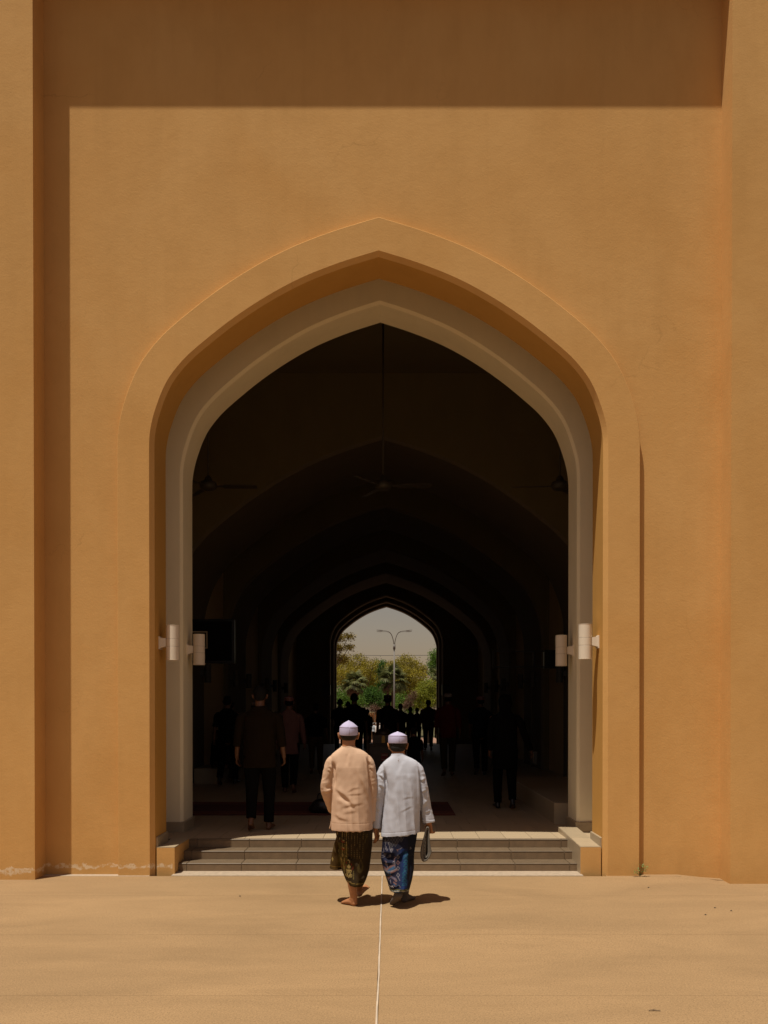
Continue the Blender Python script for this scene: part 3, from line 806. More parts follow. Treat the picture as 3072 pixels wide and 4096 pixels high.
def foot(mb, ankle, heel, toe, s=1.0, toes=True):
    """heel and toe are the points where the sole ends"""
    a, h, t = Vector(ankle), Vector(heel), Vector(toe)
    d = (t-h); L = d.length; d.normalize(); up = Vector((0,0,1)); up = (up - d*up.dot(d)).normalized(); sv = d.cross(up)
    mb.tube([a + (a-h)*0.0 + up*0.02, a*0.6 + (h + d*0.03 + up*0.03)*0.4, h + d*0.035 + up*0.028*s], [0.036*s, 0.034*s, 0.031*s], 12, ref=sv, sub=3)
    mb.tube([h + d*0.022 + up*0.027*s, h + d*L*0.35 + up*0.036*s, h + d*L*0.62 + up*0.026*s, h + d*L*0.80 + up*0.016*s],
            [(0.029*s, 0.027*s), (0.033*s, 0.034*s), (0.041*s, 0.024*s), (0.043*s, 0.015*s)], 14, ref=sv, sub=4)
    mb.tube([a + up*0.0, h + d*L*0.42 + up*0.045*s, h + d*L*0.70 + up*0.022*s], [(0.03*s, 0.03*s), (0.028*s, 0.022*s), (0.03*s, 0.014*s)], 12, ref=sv, sub=3)
    if toes:
        for k in range(5):
            o = (-0.031 + 0.0155*k)*s; ln = (0.045, 0.042, 0.036, 0.031, 0.026)[k]*s; r = (0.0125, 0.0095, 0.009, 0.0085, 0.008)[k]*s
            p = h + d*L*0.78 + sv*o*toe_side + up*0.012*s - d*(abs(k-0.5)*0.003)
            mb.tube([p, p + d*ln*0.6 + up*0.003, p + d*ln - up*0.002], [r*1.05, r*0.9, r], 8, ref=sv, sub=2)
    else:
        mb.tube([h + d*L*0.70 + up*0.02*s, h + d*L*0.93 + up*0.016*s], [(0.044*s, 0.018*s), (0.034*s, 0.013*s)], 12, ref=sv, sub=2)
toe_side = 1

def head_shape(mb, c, s, yaw=0.0, pitch=0.0):
    """c = centre of the skull; s = head height in units of 0.23 m; face looks towards +y"""
    rot = Euler((-pitch, 0, yaw)).to_matrix(); c = Vector(c); k = s
    E = lambda o, r, rr=None: mb.ellipsoid(c + rot @ Vector([q*k for q in o]), [q*k for q in r], 18, 12, rot if rr is None else rot @ rr)
    E((0, -0.002, 0.022), (0.077, 0.096, 0.092)); E((0, 0.028, -0.045), (0.060, 0.066, 0.075)); E((0, 0.052, -0.082), (0.036, 0.034, 0.030))
    E((0, 0.098, -0.020), (0.013, 0.020, 0.030)); E((0, 0.106, -0.036), (0.018, 0.014, 0.012))      # nose
    E((0, 0.080, 0.012), (0.056, 0.016, 0.014))                                                     # brow
    E((0, 0.086, -0.062), (0.026, 0.010, 0.006)); E((0, 0.084, -0.071), (0.023, 0.010, 0.007))      # lips
    for sx in (-1, 1):
        E((sx*0.045, 0.062, -0.03), (0.026, 0.024, 0.022))
        tilt = Euler((0.15, sx*0.22, sx*0.45)).to_matrix()
        E((sx*0.085, -0.006, -0.006), (0.008, 0.021, 0.033), tilt)
        E((sx*0.081, 0.004, -0.03), (0.008, 0.012, 0.012), tilt)
    return rot

def person_root(x, y, z, label, group=None, name='person'):
    return empty(name, (x, y, z), 0, label, 'person', group)

def kopiah(root, c, rx, ry, zb, h, peak, tilt, mat, seam_mat, name='cap', yaw=0.0, centre_seam=True, band_seam=True):
    """stiff cloth cap: upright band, piping, gabled crown with a fore-and-aft ridge"""
    n = 56; rot = Euler((tilt, 0, yaw)).to_matrix(); c = Vector((c[0], c[1], zb))
    def ell(s, z, sx=1.0):
        out = []
        for k in range(n):
            a = 2*math.pi*k/n - math.pi/2
            out.append((rx*s*sx*math.cos(a), ry*s*math.sin(a), z))
        return out
    rings = [ell(0.90, 0.004), ell(0.985, 0.0), ell(1.0, 0.004), ell(0.995, h*0.5), ell(0.965, h*0.97), ell(0.955, h)]
    for s in (0.93, 0.84, 0.70, 0.54, 0.38, 0.22, 0.08):
        r = []
        for (x, y, z) in ell(s, 0):
            g = max(0.0, 1 - (abs(x)/(rx*0.955))**1.15)
            e = max(0.0, 1 - (abs(y)/(ry*0.955))**2.2)
            hh = peak*(g**0.72)*(0.18+0.82*e) + (0.003 if abs(x) < rx*0.05 else 0)
            r.append((x, y, h + hh*(1 - s**7)))
        rings.append(r)
    b = MB(); b.rings([[tuple(rot @ Vector(p) + c) for p in r] for r in rings], True)
    o = b.build(name, mat, root)
    b = MB(); pts = [rot @ Vector(p) + c for p in ell(0.957, h*0.985)]; pts.append(pts[0])
    b.tube(pts, [0.0022]*len(pts), 6, ref=(0,0,1), round_caps=False); b.build('seam', seam_mat, o)
    if band_seam:
        b = MB(); b.tube([rot @ Vector(p) + c for p in ((0.012, -ry*1.0, 0.003), (0.011, -ry*0.995, h*0.5), (0.011, -ry*0.962, h))], [0.0016]*3, 5, round_caps=False); b.build('seam', seam_mat, o)
    return o

def nz(p, sx, sy, sz, seed): return mnoise.noise((p[0]*sx+seed, p[1]*sy, p[2]*sz+seed*0.7))

def seg_dist(px, pz, a, b):
    ax, az = a; bx, bz = b; dx, dz = bx-ax, bz-az; L2 = dx*dx+dz*dz+1e-12
    t = np.clip(((px-ax)*dx + (pz-az)*dz)/L2, 0, 1)
    qx, qz = ax+t*dx, az+t*dz
    sgn = np.sign((px-ax)*dz - (pz-az)*dx)
    return np.hypot(px-qx, pz-qz), t, sgn

FOLD_W, FOLD_A = 1.7, 0.95
def apply_folds(o, folds, wob=0.003, seed=1.0, grooves=(), drape=None):
    """push cloth along its normal: creases as segments in (x, z) on the back, plus soft waves"""
    me = o.data; v = get_v(me); n = get_n(me); d = np.zeros(len(v))
    back = np.clip(-n[:, 1]*1.6, 0, 1)
    for (pts, w, amp) in folds:
        # one crease: rounded crest with a soft hollow below it, fading out at both ends
        best = np.full(len(v), 9.0); tt = np.zeros(len(v)); sg = np.zeros(len(v)); m = len(pts)-1
        for i, (a, b) in enumerate(zip(pts[:-1], pts[1:])):
            dist, t, sgn = seg_dist(v[:, 0], v[:, 2], a, b); u = dist < best
            best = np.where(u, dist, best); tt = np.where(u, (i+t)/m, tt); sg = np.where(u, sgn, sg)
        ww = w*FOLD_W; fade = np.clip(np.minimum(tt, 1-tt)/0.35, 0, 1); fade = fade*fade*(3-2*fade)
        x = best*sg/ww
        d += back*fade*amp*FOLD_A*(np.exp(-(x/np.where(x > 0, 0.75, 1.7))**2) - 0.6*np.exp(-((x-1.6)/1.0)**2))
    for (z0, w, amp) in grooves:
        d -= amp*np.exp(-((v[:, 2]-z0)/w)**2)
    wv = np.array([0.95*nz((p[0]+0.12*p[2], p[1], p[2]), 8, 5, 1.7, seed) + 0.28*nz((p[0]+0.35*p[2], p[1], p[2]), 16, 9, 5, seed+3) + 0.16*nz(p, 30, 18, 20, seed+9) for p in v])
    d += wob*wv
    if drape:
        zt_, zl, cx_, hw_ = drape                      # long hanging folds growing towards the hem, crumples on the sleeves
        low = np.clip((zt_-v[:, 2])/(zt_-zl), 0, 1)
        slv = np.clip((np.abs(v[:, 0]-cx_)-hw_)/0.02, 0, 1)
        hang = np.array([nz((p[0]*1.0+0.10*p[2], p[1]*0.6, p[2]), 17, 12, 1.1, seed+21) for p in v])
        crum = np.array([nz((p[0]-0.7*p[2], p[1]+0.4*p[2], p[2]), 13, 10, 19, seed+31) for p in v])
        d += 0.009*low*(1-slv)*(0.45-2.2*np.abs(hang)) + slv*0.0028*(0.35-2.0*np.abs(crum))
    set_v(me, v + n*d[:, None])

# ------------------------------------------------ the two men in front
def px_local(px, py, ox, oy, sc, d, X0):
    """photograph crop pixel -> (x, z) in a man's own frame"""
    q = P(ox + px/sc, oy + py/sc, d); return (q.x - X0, q.z)

def vpaint(me, name, colors):
    a = me.color_attributes.new(name, 'FLOAT_COLOR', 'POINT')
    arr = np.ones((len(colors), 4)); arr[:, :3] = colors
    a.data.foreach_set('color', arr.reshape(-1))

def printed(name, rough=0.8):
    m, nt, b = new_mat(name); b.inputs['Roughness'].default_value = rough; b.inputs['Specular IOR Level'].default_value = 0.2
    at_ = nt.nodes.new('ShaderNodeVertexColor'); at_.layer_name = 'print'
    n = noise_n(nt, 300, 2, 0.5, coords(nt))
    c = mix(nt, at_.outputs['Color'], (0, 0, 0), math_n(nt, 'MULTIPLY', n, 0.35))
    nt.links.new(c, b.inputs['Base Color'])
    bump(nt, b, n, 0.2, 0.001)
    return m
M['batik'] = printed('printed_sarong_cloth')

class Painter:
    """flat printed motifs, laid out in a planar frame, read off per vertex"""
    def __init__(s, x, y, base): s.x, s.y = x, y; s.c = np.tile(np.array(base, float), (len(x), 1))
    def put(s, m, col, a=1.0):
        m = np.clip(m, 0, 1)[:, None]*a; s.c = s.c*(1-m) + np.array(col)*m
    def line(s, pts, w, col, a=1.0, dash=None):
        for p, q in zip(pts[:-1], pts[1:]):
            d, t, _ = seg_dist(s.x, s.y, p, q)
            m = np.clip((w-d)/(0.35*w)+0.5, 0, 1)
            if dash: m = m*(((t*math.dist(p, q)) % dash) < dash*0.55)
            s.put(m, col, a)
    def poly(s, pts, col, a=1.0):
        ins = np.zeros(len(s.x), bool); n = len(pts)
        for i in range(n):
            (x0, y0), (x1, y1) = pts[i], pts[(i+1) % n]
            if y0 == y1: continue
            c = ((y0 > s.y) != (y1 > s.y)) & (s.x < (x1-x0)*(s.y-y0)/(y1-y0)+x0)
            ins ^= c
        s.put(ins.astype(float), col, a)
    def disc(s, c, r, col, a=1.0): s.put((np.hypot(s.x-c[0], s.y-c[1]) < r).astype(float), col, a)

def crop_coords(v, X0, Y0, ox, oy, sc, d):
    """man frame -> crop pixel plane (a flat layout frame for the print)"""
    x = (v[:, 0]+X0)*F/d + VPX; y = HORY - (v[:, 2]-EYE)*F/d
    return (x-ox)*sc, (y-oy)*sc

def wrap_text(txt, size, mat, target, parent, ox, oz, shear=0.0, name='lettering', rot=0.0, spacing=1.0):
    """flat lettering pressed onto the back of a cloth"""
    cu = bpy.data.curves.new(name, 'FONT'); cu.body = txt; cu.size = size; cu.shear = shear; cu.resolution_u = 3; cu.space_character = spacing
    t = bpy.data.objects.new(name, cu); COL.objects.link(t)
    dg = bpy.context.evaluated_depsgraph_get(); dg.update()
    me = bpy.data.meshes.new_from_object(t.evaluated_get(dg), depsgraph=dg); bpy.data.objects.remove(t)
    bm = bmesh.new(); bm.from_mesh(me); bmesh.ops.subdivide_edges(bm, edges=bm.edges, cuts=1)
    bv = BVHTree.FromPolygons([tuple(q.co) for q in target.data.vertices], [tuple(p.vertices) for p in target.data.polygons])
    c, s_ = math.cos(rot), math.sin(rot)
    for q in bm.verts:
        x, z = ox + q.co.x*c - q.co.y*s_, oz + q.co.x*s_ + q.co.y*c
        hit = bv.ray_cast(Vector((x, -2, z)), Vector((0, 1, 0)))
        y = hit[0].y - 0.0018 if hit[0] is not None else -0.1
        q.co = (x, y, z)
    bm.to_mesh(me); bm.free(); me.materials.clear(); me.materials.append(mat)
    return link(bpy.data.objects.new(name, me), parent)

def eyes(root, c, rot, s):
    for sx in (-1, 1):
        b = MB(); b.ellipsoid(Vector(c) + rot @ Vector((sx*0.031*s, 0.078*s, -0.004*s)), (0.013*s, 0.010*s, 0.008*s), 10, 6); b.build('eye', M['eye'], root)

# ---- man in peach
XL, YL = -0.363, 7.75
DL = 7.722
man = person_root(XL, YL, 0, 'barefoot person in peach tunic, brown patterned sarong and lilac white cap')
b = MB()
hc = (0.002, 0.030, 1.530); rotL = head_shape(b, hc, 1.0)
b.tube([(0.004,0,1.33),(0.003,0.008,1.42),(0.002,0.022,1.50)], [(0.075,0.065),(0.060,0.060),(0.058,0.062)], 16, sub=3)
b.tube([(0.03,0.02,0.78),(0.03,0.01,0.95),(0.03,0.0,1.15),(0.02,0.0,1.30),(0.005,0.0,1.40)], [(0.14,0.10),(0.135,0.10),(0.14,0.10),(0.13,0.08),(0.06,0.055)], 18, sub=3)
# arms
b.tube([(-0.135,0,1.25),(-0.187,0.01,1.147),(-0.195,0.02,1.044),(-0.17,0.09,0.93),(-0.148,0.17,0.83)], [0.038,0.038,0.036,0.032,0.026], 12, sub=3)
b.tube([(0.175,0,1.25),(0.215,0.0,1.12),(0.212,0.02,1.02),(0.205,0.04,0.86),(0.20,0.05,0.74)], [0.036,0.036,0.035,0.030,0.025], 12, sub=3)
hand(b, (-0.145,0.18,0.82), (0.35,0.75,-0.55), (0.6,0,0.6), 1.0, 0.8, 1)
hand(b, (0.20,0.05,0.735), (0.0,0.12,-1), (0,1,0), 1.0, 0.6, -1)
# legs: left foot planted and turned out, right foot swinging forward, toes up
b.tube([(-0.03,0.02,0.80),(-0.005,0.03,0.50),(0.030,-0.02,0.27),(0.040,-0.025,0.16),(0.050,-0.012,0.075)], [0.085,0.055,0.048,0.038,0.031], 14, sub=4)
toe_side = -1
foot(b, (0.050,-0.012,0.080), (0.072,-0.035,0.0), (-0.066,0.105,0.0), 0.93)
b.tube([(0.11,0.05,0.80),(0.10,0.17,0.48),(0.085,0.24,0.25),(0.088,0.27,0.13),(0.090,0.295,0.085)], [0.085,0.055,0.046,0.036,0.031], 14, sub=4)
toe_side = 1
foot(b, (0.090,0.30,0.085), (0.082,0.27,0.008), (0.168,0.425,0.085), 0.93)
remesh(b, 'body', 0.0045, M['skin'], man, 2)
eyes(man, hc, rotL, 1.0)
h = MB(); h.ellipsoid((hc[0], hc[1]-0.012, hc[2]+0.022), (0.0800, 0.094, 0.092), 24, 16); h.ellipsoid((hc[0], hc[1]-0.040, hc[2]-0.018), (0.066, 0.057, 0.036), 20, 12)
remesh(h, 'hair', 0.005, M['hair_grey'], man, 1)
kopiah(man, (hc[0], hc[1]-0.004), 0.083, 0.103, 1.532, 0.074, 0.054, R(3), M['cap_lilac'], M['cap_seam'])
# tunic
b = MB()
ringsL = [(0.684,0.034,0.189,0.150),(0.70,0.034,0.189,0.150),(0.82,0.033,0.185,0.145),(0.98,0.032,0.178,0.138),(1.12,0.030,0.172,0.132),(1.24,0.026,0.172,0.125),(1.30,0.020,0.183,0.110),(1.338,0.016,0.178,0.100),(1.368,0.012,0.155,0.092),(1.394,0.007,0.119,0.083),(1.412,0.004,0.087,0.075),(1.424,0.003,0.070,0.069)]
def super_ring(cx, cy, rx, ry, z, n=40, e=2.35, tiltx=0.0):
    out = []
    for k in range(n):
        a = 2*math.pi*k/n; c, s = math.cos(a), math.sin(a)
        x = rx*math.copysign(abs(c)**(2/e), c); y = ry*math.copysign(abs(s)**(2/e), s)
        out.append((cx+x, cy+y, z + tiltx*x))
    return out
def garment(rings, dz=None):
    pts = [Vector((cx, 0, z)) for z, cx, rx, ry in rings]
    out = []
    for z, cx, rx, ry in rings: out.append(super_ring(cx, 0.0, rx, ry, z))
    return out
def dense(rings, step=0.02):
    zs = [r[0] for r in rings]; o = []
    z = zs[0]
    while z < zs[-1]: o.append(z); z += step
    o.append(zs[-1])
    return [tuple([z] + [float(np.interp(z, zs, [r[q] for r in rings])) for q in (1, 2, 3)]) for z in o]
b.rings(garment(dense(ringsL)), True)
b.tube([(-0.100,0,1.335),(-0.150,0.0,1.282),(-0.185,0.005,1.147),(-0.194,0.015,1.044),(-0.170,0.08,0.93),(-0.150,0.155,0.845)], [(0.036,0.050),(0.054,0.064),(0.053,0.060),(0.057,0.060),(0.050,0.054),(0.042,0.046)], 18, sub=5, round_caps=False)
b.tube([(0.135,0,1.335),(0.182,0,1.282),(0.208,0.0,1.14),(0.214,0.015,1.03),(0.208,0.035,0.88),(0.203,0.045,0.755)], [(0.036,0.050),(0.054,0.062),(0.050,0.056),(0.048,0.054),(0.045,0.050),(0.043,0.048)], 18, sub=5, round_caps=False)
b.tube([(0.0,-0.002,1.402),(0.0,0.0,1.434)], [(0.074,0.073),(0.066,0.067)], 22, round_caps=False)
tun = remesh(b, 'tunic', 0.0042, M['peach'], man, 1)
q = lambda x, y: px_local(x, y, 1280, 2980, 3.318, 7.62, XL)
FL = [([q(165,545), q(320,655), q(400,735), q(520,880)], 0.010, 0.009), ([q(215,660), q(330,725), q(450,760)], 0.012, -0.006),
      ([q(480,280), q(570,500), q(640,660), q(710,860)], 0.012, 0.007), ([q(385,100), q(383,190), q(385,300)], 0.008, 0.005),
      ([q(255,220), q(215,340), q(195,440)], 0.010, 0.006), ([q(335,655), q(450,650), q(590,640)], 0.006, 0.0018),
      ([q(330,640), q(440,570), q(560,560)], 0.007, 0.0018), ([q(250,830), q(400,795), q(620,755)], 0.008, 0.0025),
      ([q(280,900), q(520,860)], 0.009, 0.002), ([q(615,150), q(640,260), q(652,420), q(690,760)], 0.006, -0.016),
      ([q(150,200), q(172,330), q(180,470), q(178,640)], 0.006, -0.020), ([q(110,280), q(165,330)], 0.006, 0.005), ([q(90,330), q(165,370)], 0.006, 0.004),
      ([q(20,610), q(90,640), q(165,590)], 0.008, 0.009), ([q(60,600), q(150,570)], 0.007, -0.007), ([q(650,200), q(690,280)], 0.006, 0.005), ([q(655,300), q(720,330)], 0.006, 0.005),
      ([q(200,900), q(260,960), q(420,1000)], 0.010, 0.004)]
apply_folds(tun, FL, 0.0085, 2.0, [(q(0,1045)[1], 0.0025, 0.0018)], (1.30, 0.68, 0.028, 0.172))
# side ribbon of the tunic slit hanging at the left hip
b = MB(); b.tube([(-0.150,0.05,0.76),(-0.158,0.06,0.72),(-0.172,0.06,0.685)], [(0.012,0.05),(0.010,0.045),(0.004,0.03)], 10, sub=3); b.build('tunic_flap', M['peach'], man)
# sarong
b = MB()
def crop2(cx): return 1280 + cx/5.82
rs = []
for cy, lft, rgt, ry in ((150,330,1228,0.135),(240,352,1228,0.135),(600,402,1215,0.135),(900,430,1180,0.132),(1200,500,1140,0.145),(1400,570,1072,0.168),(1475,608,1035,0.178),(1530,632,1005,0.178)):
    z = P(1500, 3280+cy/5.82, DL).z
    xa, xb = [P(crop2(c), 3300, DL).x - XL for c in (lft, rgt)]
    rs.append((z, (xa+xb)/2, (xb-xa)/2, ry))
rs = rs[::-1]
cyf = lambda z: float(np.interp(z, [0.18, 0.45, 0.7], [0.075, 0.045, 0.02]))
b.rings([super_ring(cx, cyf(z), rx, ry, z, 44, 2.2, -0.10*max(0, (0.3-z)/0.12)) for z, cx, rx, ry in dense(rs, 0.015)], True)
b.rings([super_ring(cx, cy_, rx, ry, z, 30, 2.1) for z, cx, cy_, rx, ry in
         ((0.312,-0.112,0.155,0.066,0.115),(0.33,-0.111,0.153,0.065,0.112),(0.45,-0.085,0.11,0.070,0.09),(0.55,-0.055,0.08,0.07,0.08),(0.66,-0.02,0.05,0.075,0.07),(0.72,0.0,0.03,0.08,0.06))], True)
FOLD_A = 1.7
sar = remesh(b, 'sarong', 0.0042, M['batik'], man, 2)
q2 = lambda x, y: px_local(x, y, 1280, 3280, 5.82, 7.66, XL)
apply_folds(sar, [([q2(360,300), q2(480,440), q2(660,620)], 0.010, 0.008), ([q2(400,330), q2(520,430), q2(590,480)], 0.008, -0.006),
                  ([q2(400,560), q2(520,690), q2(640,800), q2(760,880)], 0.010, 0.012), ([q2(430,600), q2(580,780), q2(720,900), q2(820,970)], 0.008, -0.009),
                  ([q2(480,640), q2(600,640), q2(700,700)], 0.008, 0.007), ([q2(500,560), q2(600,600)], 0.007, -0.006), ([q2(395,420), q2(390,700), q2(420,880)], 0.010, -0.012),
                  ([q2(800,950), q2(870,1150), q2(930,1400)], 0.012, 0.006), ([q2(950,1350), q2(1060,1420)], 0.01, 0.008)], 0.004, 5.0)
v = get_v(sar.data); X, Y = crop_coords(v, XL, YL, 1280, 3280, 5.82, 7.66)
pt = Painter(X, Y, (0.036, 0.020, 0.004))
gold, red, ol, orange = (0.42, 0.30, 0.10), (0.20, 0.022, 0.010), (0.13, 0.085, 0.012), (0.10, 0.04, 0.006)
pt.put(((X > 380) & (X < 640) & (Y > 560) & (Y < 1180)).astype(float), (0.105, 0.072, 0.010), 0.8)  # lighter olive area: sunlight on the cloth painted into its colour
pt.put((X < 395).astype(float), (0.085, 0.045, 0.007), 0.9)
for x0 in (522, 622): pt.line([(x0,240),(x0-12,480),(x0-5,640),(x0-16,840)], 5, gold)
for x0 in (580, 668, 745, 815, 880, 940, 1010): pt.line([(x0,240),(x0-10,520),(x0-20,900)], 4, gold, 0.55, 46)
for (cx, cy) in ((545,480),(545,655)):
    pt.disc((cx-10,cy+20), 40, red, 0.9); pt.poly([(cx-20,cy-25),(cx+35,cy),(cx-20,cy+28)], gold)
for (cx, cy, rx_, ry_) in ((455,440,12,35),(520,835,28,50),(605,855,22,26),(655,945,18,22),(685,990,22,42),(415,770,14,50),(400,330,10,40),(265,980,26,60),(265,690,14,26),(315,520,16,70),(480,940,16,70),(560,960,14,80)):
    pt.poly([(cx,cy-ry_),(cx+rx_,cy),(cx,cy+ry_),(cx-rx_,cy)], gold, 0.85)
for (cx, y0, y1) in ((500,930,1150),(540,1000,1260),(560,1100,1330)):
    for k in range(6):
        yy = y0 + (y1-y0)*k/6; pt.poly([(cx-14,yy+30),(cx,yy),(cx+14,yy+30),(cx,yy+46)], (0.26,0.19,0.05), 0.9)
for (cx, cy) in ((610,1010),(580,1110),(730,1050),(770,1110),(750,1150),(500,1100)): pt.poly([(cx-12,cy-35),(cx+14,cy-10),(cx+8,cy+36),(cx-14,cy+6)], red, 0.9)
# palmette with two scrolls
pt.poly([(668,1030),(690,1075),(712,1085),(700,1130),(668,1170),(640,1130),(628,1085),(650,1075)], gold)
pt.poly([(665,1170),(730,1170),(735,1195),(700,1200),(690,1240),(665,1260),(640,1240),(630,1200),(596,1195),(600,1160)], gold)
pt.poly([(640,1120),(668,1165),(696,1120),(668,1140)], (0.045,0.028,0.006)); pt.disc((668,1225), 12, (0.05,0.03,0.006))
for sx in (-1, 1):
    cx = 665 + sx*42; L = []
    for k in range(22):
        a = k*0.42; r = 52 - k*2.0; L.append((cx - sx*r*math.cos(a)*0.72 + sx*8, 1300 + 58 - 58 - r*math.sin(a)*-1.0*0.95))
    pt.line(L, 7.5, gold)
    pt.line([(665, 1360), (665+sx*30, 1270), (665+sx*62, 1205)], 7, gold)
for k in range(5): pt.poly([(770,1180+k*40),(795,1215+k*40),(778,1240+k*40),(764,1215+k*40)], (0.24,0.18,0.05), 0.8)
dim = (0.085, 0.058, 0.014)
pt.poly([(950,880),(985,1010),(1010,1100),(1000,1200),(930,1250),(880,1210),(860,1110),(910,1020)], dim, 0.8)
pt.poly([(948,960),(975,1060),(950,1180),(915,1080)], (0.035,0.02,0.005), 0.9)
pt.line([(1040,330),(1110,345),(1045,380),(1110,390),(1060,440)], 8, dim); pt.line([(1060,450),(1045,540)], 10, dim)
pt.put(((Y > 1462) & (X > 520)).astype(float), (0.060, 0.036, 0.006), 0.8)
hem = 1468 + (X-610)*0.10
pt.put((np.abs(Y-hem) < 4.5).astype(float)*(X > 500), (0.34, 0.22, 0.05)); pt.put((np.abs(Y-1150) < 4.5).astype(float)*(X < 480), (0.30, 0.18, 0.04))
nn = np.array([mnoise.noise((p[0]*40, p[1]*40, p[2]*14)) for p in v]); pt.c *= 0.8*np.clip(1+0.35*nn, 0.5, 1.5)[:, None]
vpaint(sar.data, 'print', pt.c)
M['gold_print'] = simple('gold_print', (0.42, 0.29, 0.10), 0.8)
M['pale_print'] = simple('pale_print', (0.45, 0.42, 0.42), 0.8)
a = q2(612, 1452); wrap_text('Al Laka', 0.0165, M['gold_print'], sar, sar, a[0], a[1], 0.35, rot=-0.06, spacing=0.9)

FOLD_A = 0.95
# ---- man in pale blue
XR, YR = 0.079, 7.80
DR = 7.77
man2 = person_root(XR, YR, 0, 'person in pale blue grey tunic, navy patterned sarong, grey socks and lilac white cap')
q3 = lambda x, y, d=DR: px_local(x, y, 1200, 2780, 2.404, d, XR)
b = MB()
hc2 = (0.004, 0.035, 1.435); rotR = head_shape(b, hc2, 0.97, R(2), R(12))
b.tube([(0.015,0,1.25),(0.010,0.010,1.34),(0.005,0.026,1.40)], [(0.075,0.065),(0.058,0.060),(0.056,0.062)], 16, sub=3)
b.tube([(0.03,0.02,0.72),(0.03,0.01,0.90),(0.035,0.0,1.08),(0.025,0.0,1.22),(0.01,0.0,1.31)], [(0.13,0.095),(0.125,0.095),(0.13,0.095),(0.125,0.08),(0.06,0.055)], 18, sub=3)
b.tube([(-0.105,0,1.18),(-0.157,0.0,1.05),(-0.168,0.01,0.97),(-0.188,0.03,0.82),(-0.199,0.04,0.685)], [0.034,0.035,0.034,0.029,0.024], 12, sub=3)
b.tube([(0.175,0,1.18),(0.226,0.0,1.06),(0.240,0.01,0.98),(0.262,0.03,0.85),(0.282,0.03,0.735)], [0.034,0.035,0.034,0.029,0.024], 12, sub=3)
hand(b, (-0.199,0.045,0.672), (0.20,0.10,-1), (0.5,0.85,0), 0.95, 0.45, -1, 0.3)
hand(b, (0.288,0.035,0.725), (0.02,0.05,-1), (-0.75,0.6,0), 0.95, 1.0, 1)
b.tube([(-0.04,0.02,0.75),(-0.03,0.0,0.45),(0.0,-0.11,0.28),(0.004,-0.155,0.19)], [0.08,0.052,0.044,0.035], 14, sub=4)
foot(b, (0.006,-0.165,0.175), (0.030,-0.225,0.115), (-0.042,-0.085,0.006), 0.90, False)
b.tube([(0.10,0.03,0.75),(0.10,0.07,0.45),(0.075,0.08,0.25),(0.070,0.085,0.13),(0.068,0.09,0.08)], [0.08,0.052,0.046,0.036,0.031], 14, sub=4)
foot(b, (0.066,0.095,0.08), (0.048,0.055,0.002), (0.150,0.225,0.002), 0.92, False)
remesh(b, 'body', 0.0045, M['skin'], man2, 2)
eyes(man2, hc2, rotR, 0.97)
h = MB(); h.ellipsoid((hc2[0], hc2[1]-0.012, hc2[2]+0.020), (0.0790, 0.094, 0.090), 24, 16, rotR); h.ellipsoid((hc2[0], hc2[1]-0.046, hc2[2]-0.022), (0.070, 0.055, 0.040), 20, 12)
remesh(h, 'hair', 0.005, M['hair_grey'], man2, 1)
kopiah(man2, (hc2[0]-0.002, hc2[1]-0.004), 0.0865, 0.104, 1.455, 0.068, 0.036, R(-1), M['cap_lilac'], M['cap_seam'])
b = MB()
ringsR = [(0.634,0.030,0.174,0.140),(0.65,0.030,0.174,0.140),(0.76,0.035,0.170,0.136),(0.92,0.040,0.164,0.130),(1.06,0.042,0.162,0.126),(1.17,0.040,0.162,0.118),(1.225,0.032,0.174,0.106),(1.262,0.028,0.172,0.097),(1.290,0.023,0.150,0.090),(1.316,0.016,0.115,0.082),(1.335,0.012,0.084,0.074),(1.349,0.010,0.065,0.068)]
b.rings([super_ring(cx, 0, rx, ry, z, 40, 2.35, 0.105*max(0, 1-(z-0.634)/0.3)) for z, cx, rx, ry in dense(ringsR)], True)
b.tube([(-0.070,0,1.262),(-0.118,0,1.214),(-0.155,0.0,1.06),(-0.170,0.01,0.96),(-0.188,0.03,0.81),(-0.199,0.04,0.690)], [(0.034,0.048),(0.053,0.060),(0.052,0.056),(0.051,0.055),(0.047,0.052),(0.046,0.050)], 18, sub=5, round_caps=False)
b.tube([(0.138,0,1.262),(0.184,0,1.214),(0.222,0.0,1.075),(0.240,0.01,0.97),(0.262,0.03,0.84),(0.282,0.03,0.735)], [(0.034,0.048),(0.052,0.060),(0.048,0.056),(0.047,0.055),(0.049,0.052),(0.056,0.052)], 18, sub=5, round_caps=False)
b.tube([(0.008,-0.002,1.322),(0.008,0.002,1.360)], [(0.076,0.073),(0.064,0.067)], 22, round_caps=False)
tun2 = remesh(b, 'tunic', 0.0042, M['pale_blue'], man2, 1)
q = lambda x, y: px_local(x, y, 1280, 2980, 3.318, 7.67, XR)
